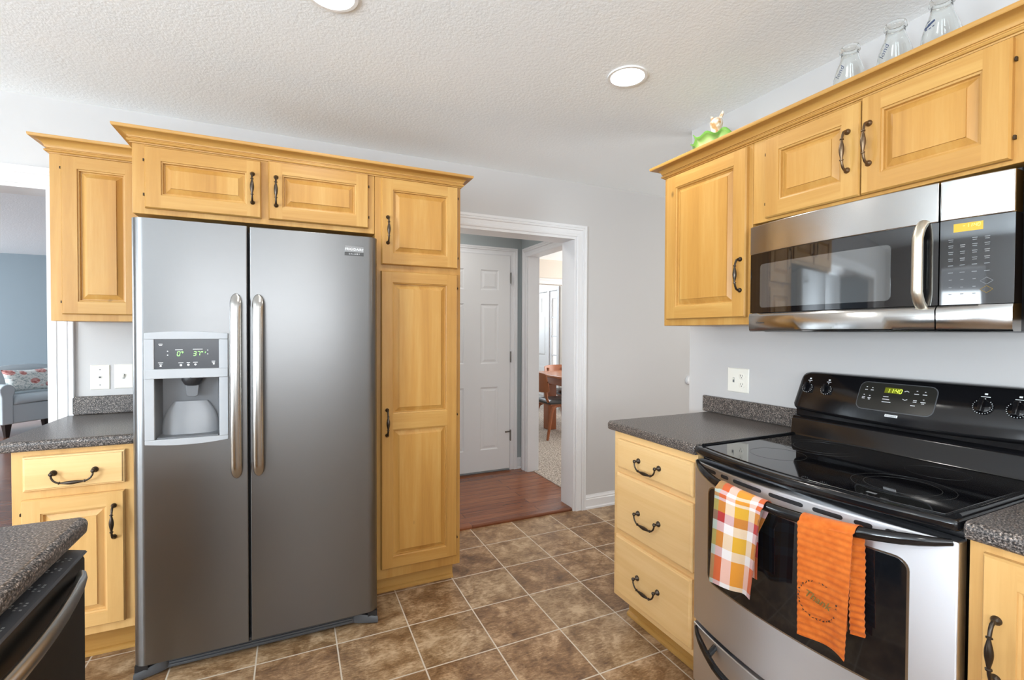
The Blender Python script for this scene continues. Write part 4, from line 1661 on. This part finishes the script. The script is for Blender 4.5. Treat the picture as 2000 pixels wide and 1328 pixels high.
def towel_pt(u, z):
    """front point of the orange towel at height z."""
    best = None
    for i in range(121):
        p = Vector(fo(u, i / 120 * .5))
        if best is None or abs(p.z - z) < abs(best.z - z):
            best = p
    return best + Vector((-.003, 0, 0))


g = G()
random.seed(3)
for k in range(34):
    a = 2 * math.pi * k / 34
    if .04 < k / 34 < .17 or .24 < k / 34 < .27 or k / 34 > .94:
        continue
    u = .42 + .38 * math.cos(a)
    z = .650 + .048 * math.sin(a)
    p = towel_pt(u, z)
    tg_ = Vector((0, math.sin(a), math.cos(a)))
    for side in ((-1, 1) if k % 2 else (1,)):
        dv = (tg_ + Vector((0, math.cos(a), -math.sin(a))) * .7 * side).normalized() * random.uniform(.0025, .0048)
        g.tube([p - dv * .5, p + dv * .3, p + dv], [.0005, .0011, .0004], 6)
printed(oc, g, 'dark_leg')
p = towel_pt(.44, .655)
letters('lettering', 'Thank', .027, 'grille_grey', tw, p + Vector((-.0065, .002, 0)), (-.05, -1, -.12), (0, -.12, 1), .35, .002)
MATS['thread_olive'] = plain('thread_olive', (0.20, 0.13, 0.03), .9)
for o in tw.children:
    if o.name.startswith('lettering'):
        o.data.materials.clear(); o.data.materials.append(MATS['thread_olive'])

# ------------------------------------------------------------------ upper cabinets on the stove wall
t = thing('wall_cabinet', 'tall single door wood wall cabinet left of the microwave', 'cabinet', (1.82, 1.54, 1.366))
g = G(); g.box(FRU, 1.3005, 1.366, XW - .001, 1.787, 2.10)
part('body', g, 'wood_upright', t, .002)
cab_door(t, 'right', FRU, 1.318, 1.757, 1.396, 2.072, (1.340, 1.566), 1.762, w=.058)
t = thing('overhead_cabinet', 'low two door wood cabinet directly above the microwave', 'cabinet', (1.82, .9, 1.76))
g = G(); g.box(FRU, .525, 1.760, XW - .001, 1.2995, 2.10)
part('body', g, 'wood_upright', t, .002)
cab_door(t, 'right', FRU, .9045, 1.236, 1.770, 2.068, (.940, 1.921), 1.241, me=PULL_LIGHT)
cab_door(t, 'right', FRU, .556, .9010, 1.770, 2.075, (.877, 1.924), .552, me=PULL_LIGHT)
t = thing('wall_cabinet', 'wood wall cabinet right of the microwave', 'cabinet', (1.82, .2, 1.366))
g = G(); g.box(FRU, -.15, 1.366, XW - .001, .524, 2.10)
part('body', g, 'wood_upright', t, .002)
cab_door(t, 'right', FRU, -.12, .488, 1.396, 2.072, None, None)
crown('crown_moulding', [((XW - .005, 1.787), (0, 1)), ((FRU, 1.787), (-1, 1)), ((FRU, -.15), (-1, 0))], None,
      'wood crown moulding running along the top of the stove wall cabinets', 'moulding', at=(FRU, .8, 2.07), gap=.0015, z0=2.0795, z1=2.138)

# ------------------------------------------------------------------ microwave
MC, MH = .9125, .3725
mb = lambda y, x0, b: x0 - b * (1 - abs((y - MC) / MH) ** 2.2)
t = thing('microwave', 'over the range stainless microwave with black glass door', 'microwave', (1.80, MC, 1.335))
g = G(); g.box(1.665, MC - MH + .003, 1.338, XW - .002, MC + MH - .003, 1.752)
part('body', g, 'dark_plastic', t, .002)
SPL = .6805
def ysamp(a, b, n=20):
    return [a + (b - a) * k / n for k in range(n + 1)]
def mprism(a, b, x0, bw, z0, z1):
    ys = ysamp(a, b)
    g = G(); g.prism([(mb(y, x0, bw), y) for y in ys] + [(1.664, b), (1.664, a)], 'z', z0, z1)
    return g
# door
md = part('door', mprism(SPL + .0015, MC + MH, 1.622, .040, 1.409, 1.634), 'black_glass', t)
part('top_band', mprism(SPL + .0015, MC + MH, 1.618, .040, 1.634, 1.742), 'microwave_steel', md, .003, label='brushed steel upper band')
ys = ysamp(SPL + .0015, MC + MH)
g = G()
g.loft([[(1.664, y, 1.338), (mb(y, 1.622, .042), y, 1.338), (mb(y, 1.616, .052), y, 1.345), (mb(y, 1.614, .054), y, 1.395), (mb(y, 1.618, .046), y, 1.407), (1.664, y, 1.409)] for y in ys])
part('bottom_band', g, 'microwave_steel', md, smooth=60, label='brushed steel lower band')
g = G(); ysr, lo, hi = rounded(.790, 1.235, 1.428, 1.592, .012, 24); slab_strip(g, ysr, lo, hi, lambda y: mb(y, 1.622, .040), .0008)
part('window', g, 'microwave_screen', md)
g = G()
path = []
for i in range(17):
    s = i / 16
    e = math.sin(math.pi * s)
    path.append((mb(.713, 1.622, .040) - .004 - .030 * min(1, e * 1.8) ** .6, .713, 1.402 + .236 * s))
g.tube(path, [.0135] * 17, 14, up=(0, 1, 0), flat=(1.0, .75))
part('handle', g, 'champagne_steel', md, .0, label='champagne steel handle')
# control side
ct = part('control_panel', mprism(MC - MH, SPL - .0015, 1.622, .040, 1.409, 1.634), 'black_glass', t)
part('top_band', mprism(MC - MH, SPL - .0015, 1.618, .040, 1.634, 1.742), 'microwave_steel', ct, .003)
ys = ysamp(MC - MH, SPL - .0015)
g = G()
g.loft([[(1.664, y, 1.338), (mb(y, 1.622, .042), y, 1.338), (mb(y, 1.616, .052), y, 1.345), (mb(y, 1.614, .054), y, 1.395), (mb(y, 1.618, .046), y, 1.407), (1.664, y, 1.409)] for y in ys])
part('bottom_band', g, 'microwave_steel', ct, smooth=60)
mx = lambda y: mb(y, 1.622, .040)
g = G(); slab_strip(g, ysamp(.596, .652, 8), lambda y: 1.601, lambda y: 1.623, mx, .0008)
part('display_window', g, 'orange_window', ct)
def mfr(y):
    d = (mx(y + .002) - mx(y - .002)) / .004
    return Vector((-d, -1, 0)).normalized()
g = G(); digits(g, '-11:40', Vector((mx(.636) - .0011, .634, 1.611)), mfr(.62), (0, 0, 1), .0085, d=.0012)
part('clock_digits', g, 'yellow_digits', ct)
g = G()
for row, z in enumerate((1.582, 1.566, 1.549, 1.531, 1.513, 1.494, 1.475, 1.455, 1.437)):
    for k, y in enumerate((.657, .634, .611, .588)):
        if row == 0 and k in (1,):
            continue
        w = .010 if row < 6 else .006
        if row >= 6 and k == 3:
            continue
        plate(g, (mx(y), y, z), mfr(y), (0, 0, 1), w, .0020)
        if row < 4:
            plate(g, (mx(y), y, z - .005), mfr(y), (0, 0, 1), w * .85, .0018)
printed(ct, g, 'mark_grey')
for z, mt in ((1.468, 'mark_grey'), (1.446, 'thread_olive')):
    g = G()
    c = Vector((mx(.588) - .0004, .588, z)); r = mfr(.588)
    for sx, sy in ((1, 1), (1, -1), (-1, 1), (-1, -1)):
        a, b = c + r * sx * .012, c + Vector((0, 0, sy * .009))
        g.tube([a, b], .0006, 6)
    part('button_outline', g, mt, ct)
letters('badge_lettering', 'Kenmore', .0105, 'plate_dark', md, (mb(1.222, 1.614, .054) - .0002, 1.222, 1.371), mfr(1.222), (0, 0, 1))
g = G(); g.box(1.66, .60, 1.3365, 1.95, 1.25, 1.3385)
part('vent_grille', g, 'dark_plastic', t)

# ------------------------------------------------------------------ wall plates
def wall_plate(name, label, cat, c, face, w, h, build):
    t = thing(name, label, cat, c)
    g = G()
    if face == 'back':
        r, u = Vector((1, 0, 0)), Vector((0, 0, 1))
    else:
        r, u = Vector((0, -1, 0)), Vector((0, 0, 1))
    n = r.cross(u)
    c = Vector(c)
    rings = []
    for ins, d in ((0, .0), (0, .003), (.003, .0055)):
        rings.append([c + r * sx * (w / 2 - ins) + u * sy * (h / 2 - ins) + n * d for sx, sy in ((-1, -1), (1, -1), (1, 1), (-1, 1))])
    g.loft(rings)
    part('plate', g, 'plate_ivory', t)
    build(t, c + n * .0055, r, u, n)
    return t


def jack(t, c, r, u, n):
    g = G(); plate(g, c + u * .0, r, u, .014, .014, .002)
    part('jack_socket', g, 'plate_ivory', t)
    g = G(); plate(g, c + n * .002, r, u, .009, .008, .0006)
    part('jack_opening', g, 'plate_dark', t)
    for z in (.038, -.038):
        g = G()
        g.lathe([(.003, 0), (.003, .001)], c + u * z, n, 10)
        part('screw', g, 'mark_grey', t)


def toggle(t, c, r, u, n):
    g = G(); plate(g, c, r, u, .010, .024, .0006)
    part('toggle_slot', g, 'mark_grey', t)
    g = G()
    g.loft([[c + r * sx * .0045 + u * (sy * .006 - .002) for sx, sy in ((-1, -1), (1, -1), (1, 1), (-1, 1))], [c + n * .012 + r * sx * .0035 + u * (sy * .003 + .008) for sx, sy in ((-1, -1), (1, -1), (1, 1), (-1, 1))]])
    part('toggle', g, 'plate_ivory', t)


def outlet(t, c, r, u, n):
    cc = c + r * .024
    for z in (.0205, -.0205):
        g = G(); g.lathe([(.0165, 0), (.0165, .002), (.0155, .0025)], cc + u * z, n, 20)
        s = part('socket', g, 'plate_ivory', t)
        g = G()
        plate(g, cc + u * (z + .004) + r * .006 + n * .0025, r, u, .002, .008); plate(g, cc + u * (z + .004) - r * .006 + n * .0025, r, u, .002, .009); plate(g, cc + u * (z - .006) + n * .0025, r, u, .004, .004)
        part('socket_slots', g, 'plate_dark', s)
    c2 = c - r * .024
    g = G(); plate(g, c2, r, u, .010, .024, .0006)
    part('toggle_slot', g, 'mark_grey', t)
    g = G(); plate(g, c2 + u * .006, r, u, .007, .009, .009)
    part('toggle', g, 'plate_ivory', t)


wall_plate('phone_jack', 'ivory telephone jack plate on the wall above the small counter', 'wall plate', (-.868, YW, 1.101), 'back', .076, .121, jack)
wall_plate('light_switch', 'ivory light switch plate next to the refrigerator edge', 'switch', (-.774, YW, 1.103), 'back', .076, .121, toggle)
wall_plate('power_outlet', 'ivory double plate with switch and outlet on the stove wall', 'outlet', (XW, 1.638, 1.100), 'right', .121, .118, outlet)

# ------------------------------------------------------------------ recessed ceiling lights
def can_light(x, y, label, r=.084):
    t = thing('ceiling_light', label, 'light', (x, y, CZ), 'recessed ceiling lights')
    g = G(); g.ring((x, y), r - .012, r, CZ - .006, CZ + .0005)
    part('trim_ring', g, 'lamp_trim', t)
    g = G(); g.lathe([(r - .012, .0), (r - .020, -.004), (.001, -.005)], (x, y, CZ - .001), (0, 0, 1), 36)
    part('lens', g, 'lamp_lens', t)
    a = area('can_light', (x, y, CZ - .012), (x, y, 0), .13, .13, CAN_POWER, WARM, True)
    return t


can_light(1.315, 1.660, 'glowing recessed ceiling light nearer the stove wall cabinets')
can_light(.118, 1.672, 'glowing recessed ceiling light over the floor in front of the refrigerator')
for x, y in ((1.315, -.4), (.118, -.4), (-1.6, .6)):
    area('can_light', (x, y, CZ - .012), (x, y, 0), .13, .13, CAN_POWER, WARM, True)

# ------------------------------------------------------------------ things on top of the stove wall cabinets
def bottle(x, y, label, text, k=1.0):
    z0 = 2.1005
    t = thing('milk_bottle', label, 'bottle', (x, y, z0), 'glass milk bottles on the cabinet top')
    H = .235 * k
    outer = [(0, 0), (.040, 0), (.046, .004), (.0475, .012), (.0475, .115), (.0465, .130), (.040, .155), (.031, .180), (.0262, .198), (.0252, .212), (.0262, .214), (.0300, .217), (.0305, .224), (.0290, .231), (.0265, .2345)]
    inner = [(.0225, .2345), (.0222, .215), (.0225, .198), (.0275, .179), (.0365, .154), (.0430, .129), (.0440, .115), (.0440, .014), (.038, .007), (0, .006)]
    g = G()
    g.lathe([(r * k, h * k) for r, h in outer + inner], (x, y, z0), (0, 0, 1), 40)
    part('glass', g, 'bottle_glass', t, smooth=60)
    # print on the side facing the room
    d = Vector((-x, -y, 0)).normalized()
    d = (Matrix.Rotation(math.radians(-36), 3, 'Z') @ d)
    r = Vector((0, 0, 1)).cross(d) * 1.0
    if text:
        up = (Vector((0, 0, 1)) * .5 - r * .87).normalized()
        rt = (r * .5 + Vector((0, 0, 1)) * .87).normalized()
        c = Vector((x, y, z0 + .140 * k)) + d * .0452 * k
        letters('print', text, .023, 'blue_print', t, c + rt * -.004, rt, up, .3, .0004)
    else:
        g = G()
        c = Vector((x, y, z0 + .150 * k)) + d * .0440 * k
        up = Vector((0, 0, 1))
        for a, b, w, h in ((0, 0, .030, .004), (.004, .004, .020, .004), (-.006, -.004, .018, .003), (.0, -.011, .006, .003), (-.010, -.010, .005, .003), (.010, -.009, .005, .003), (-.003, .010, .008, .002)):
            plate(g, c + r * a + up * b, (r + up * .35), (up - r * .35), w, h)
        part('print', g, 'blue_print', t)
    return t


bottle(1.772, 1.018, 'clear glass milk bottle on the cabinet top nearest the ceramic dish', 'lond')
bottle(1.772, .880, 'clear glass milk bottle standing second in the row of three on the cabinet top', 'lond', 1.0)
bottle(1.765, .757, 'clear glass milk bottle with a small blue emblem at the end of the row', '', 1.0)

# ceramic leaf dish with an animal on it
DX_, DY_ = 1.745, 1.570
t = thing('ceramic_dish', 'glazed green leaf dish with a small brown eared animal figure on the cabinet top', 'ornament', (DX_, DY_, 2.1005))
g = G()
uvl = g.bm.loops.layers.uv.verify()
def leafdish(u, v):
    a = 2 * math.pi * u
    ruff = .006 * math.sin(a * 9) * v + .010 * math.sin(a * 4 + 1) * v
    r = .030 + .062 * v ** .7 + ruff
    z = 2.1015 + .118 * v ** 1.5 + .010 * math.sin(a * 9 + 1.5) * v + .006 * math.sin(a * 5) * v
    if v > .85:
        r += (v - .85) * .10
        z -= (v - .85) * .06
    return (DX_ + r * math.cos(a), DY_ + r * math.sin(a), z)
g.sheet(leafdish, 72, 14, 0)
bmesh.ops.remove_doubles(g.bm, verts=g.bm.verts, dist=1e-5)
o = part('leaf_bowl', g, 'leaf_glaze', t, smooth=70)
md_ = o.modifiers.new('wall', 'SOLIDIFY'); md_.thickness = .004
g = G(); g.lathe([(.0, 2.1035), (.045, 2.1045), (.070, 2.180), (.068, 2.195), (.050, 2.204), (.0, 2.208)], (DX_, DY_, 0), (0, 0, 1), 28)
part('leaf_lid', g, 'leaf_glaze', t)
g = G()
fx, fy, fz = DX_ - .004, DY_ - .004, 2.200
rings = []
for z, rx, ry, ox in ((0, .030, .030, 0), (.012, .028, .028, .0), (.030, .023, .024, .002), (.048, .020, .021, .003), (.056, .022, .023, .001), (.066, .027, .026, -.004), (.080, .029, .027, -.007), (.092, .025, .025, -.005), (.102, .015, .017, -.002), (.106, .003, .003, 0)):
    rings.append([(fx + ox * .6 + rx * math.cos(a), fy + ox * .8 + ry * math.sin(a), fz + z) for a in [2 * math.pi * k / 18 for k in range(18)]])
g.loft(rings)
part('figure', g, 'rabbit_glaze', t, smooth=80)
for s in (1, -1):
    g = G()
    b = Vector((fx + .002, fy + .017 * s, fz + .092))
    g.tube([b, b + Vector((.002, .007 * s, .014)), b + Vector((.003, .013 * s, .026)), b + Vector((.002, .016 * s, .034))], [.009, .0105, .0075, .0012], 10, flat=(1.0, .55), up=(0, 1, 0))
    part('ear', g, 'rabbit_glaze', t, smooth=80)

# ------------------------------------------------------------------ lounge: settee and pillow
SA = math.radians(52)
t = thing('settee', 'pale grey blue settee with rolled arm by the blue lounge wall', 'settee', (-3.125, 8.435, HZ), rz=SA)
# local frame: +x along the front (towards the far side), -y out of the seat front
W2, DPT = .515, .72
def roll_arm(x):
    g = G()
    prof = [(-.055, .16), (.055, .16), (.058, .50)] + [(.02 + .078 * math.cos(a) - .02, .575 + .078 * math.sin(a)) for a in [math.radians(-30 + k * 24) for k in range(11)]] + [(-.055, .50)]
    g.prism([(x + (p if x > 0 else -p), z) for p, z in prof], 'y', -.36, .30)
    return g
part('arm', roll_arm(-W2), 'settee_cloth', t, .012, 3, local=True)
part('arm', roll_arm(W2), 'settee_cloth', t, .012, 3, local=True)
g = G(); g.box(-W2 + .05, -.345, .16, W2 - .05, .30, .40)
part('seat_base', g, 'settee_cloth', t, .015, 3, local=True)
g = G()
def cushion(u, v):
    return (-W2 + .06 + u * (2 * W2 - .12), -.36 + v * .60, .40 + .10 * (min(1, 12 * min(u, 1 - u, v * .6, (1 - v) * .6))) ** .4 + .01 * math.sin(math.pi * u))
g.sheet(cushion, 40, 24, .0)
o = part('seat_cushion', g, 'settee_cloth', t, smooth=80, local=True)
md_ = o.modifiers.new('wall', 'SOLIDIFY'); md_.thickness = .01
g = G()
rings = []
for k in range(21):
    u = -1 + 2 * k / 20
    x = u * (W2 + .02)
    zt = .86 - .14 * abs(u) ** 3
    yb = .30 - .05 * abs(u) ** 4
    rings.append([(x, yb - .14, .16), (x, yb - .10, zt - .05), (x, yb - .04, zt), (x, yb + .04, zt - .01), (x, yb + .06, zt - .05), (x, yb + .04, .16)])
g.loft(rings)
part('back', g, 'settee_cloth', t, .010, smooth=60, local=True)
for x, y in ((-W2 + .01, -.31), (-.10, -.31), (W2 - .01, -.31), (-W2 + .02, .26), (W2 - .02, .26)):
    g = G(); g.loft([[(x + sx * .018, y + sy * .018, 0) for sx, sy in ((-1, -1), (1, -1), (1, 1), (-1, 1))], [(x + sx * .035, y + sy * .035, .165) for sx, sy in ((-1, -1), (1, -1), (1, 1), (-1, 1))]])
    part('leg', g, 'dark_leg', t, local=True)
pw = thing('throw_pillow', 'floral throw pillow with pink blossoms leaning on the settee', 'pillow', (0, 0, 0))
pw.location = t.location + Vector((math.cos(SA) * -.12 - math.sin(SA) * -.175, math.sin(SA) * -.12 + math.cos(SA) * -.175, .518))
pw.rotation_euler = (0, 0, SA)
WL[pw] = pw.location.copy()
g = G()
def pil(sgn):
    def fn(u, v):
        a, b = 2 * u - 1, 2 * v - 1
        th = .075 * (max(0, 1 - a ** 4)) ** .5 * (max(0, 1 - b ** 4)) ** .5
        x = a * (.28 - .035 * (1 - b * b) * abs(a) * .6)
        h = .155 + b * (.155 - .02 * (1 - a * a))
        return (x, .05 - th * sgn + h * .28, h * .95 + .002)
    return fn
g.sheet(pil(1), 20, 16)
g.sheet(pil(-1), 20, 16)
bmesh.ops.remove_doubles(g.bm, verts=g.bm.verts, dist=1e-4)
part('cover', g, 'pillow_cloth', pw, smooth=80, local=True)

# ------------------------------------------------------------------ dining room: table and bentwood chairs
FZ = HZ + .004
t = thing('dining_table', 'reddish wooden dining table with block leg on the carpet', 'table', (3.75, 5.62, FZ))
g = G(); g.box(3.06, 4.98, FZ + .715, 4.45, 6.05, FZ + .750)
part('table_top', g, 'table_wood', t, .012, 3)
g = G(); g.box(3.14, 5.06, FZ + .615, 4.37, 5.97, FZ + .715)
part('apron', g, 'bent_plywood', t, .003)
for x, y in ((3.17, 5.60), (4.30, 5.60)):
    g = G(); g.box(x - .06, y - .07, FZ + .001, x + .06, y + .07, FZ + .615)
    part('leg', g, 'bent_plywood', t, .004)


def chair(loc, rz, label):
    """bentwood chair, local: faces +x, back at -x."""
    t = thing('dining_chair', label, 'chair', loc, 'bentwood chairs at the dining table', rz)
    g = G()
    g.sheet(lambda u, v: (-.20 + .42 * u, (-.21 + .42 * v) * (1 - .10 * (1 - u)), .455 + .030 * (min(1, 9 * min(u, 1 - u, v, 1 - v))) ** .5), 16, 16, .02, (0, 0, -1))
    part('seat', g, 'leather_black', t, smooth=80, local=True, recalc=False)
    g = G(); g.box(-.19, -.185, .415, .21, .185, .440)
    part('seat_frame', g, 'bent_plywood', t, .006, local=True)
    for s in (1, -1):
        for x, k in ((.17, 1), (-.15, -1)):
            g = G()
            g.tube([(x - k * .12, s * .15, .418), (x - k * .05, s * .165, .412), (x, s * .178, .385), (x + k * .022, s * .180, .33), (x + k * .05, s * .178, .15), (x + k * .075, s * .176, .0)], [.020, .021, .021, .020, .018, .015], 10, flat=(.75, 1.1), up=(0, 1, 0))
            part('leg', g, 'bent_plywood', t, local=True)
        g = G()
        g.tube([(.10, s * .12, .43), (-.10, s * .13, .428), (-.185, s * .135, .445), (-.215, s * .135, .50), (-.235, s * .132, .62), (-.262, s * .128, .78)], [.014, .016, .018, .018, .017, .015], 10, flat=(1.5, .8), up=(0, 1, 0))
        part('back_post', g, 'bent_plywood', t, local=True)
    g = G()
    def bk(u, v):
        y = -.205 + .41 * u
        z = .575 + .245 * v - .02 * (abs(2 * u - 1)) ** 4 * (1 if v > .5 else -1)
        return (-.222 - .13 * v * .35 - .040 * (1 - (2 * u - 1) ** 2), y, z)
    g.sheet(bk, 18, 10, .012, (1, 0, .1))
    part('backrest', g, 'bent_plywood', t, smooth=60, local=True, recalc=False)
    return t


chair((3.02, 5.17, FZ), 0, 'bentwood dining chair seen from behind nearest the hall opening')
chair((3.62, 6.05 - .10, FZ), -math.pi / 2, 'bentwood dining chair at the far side of the dining table')
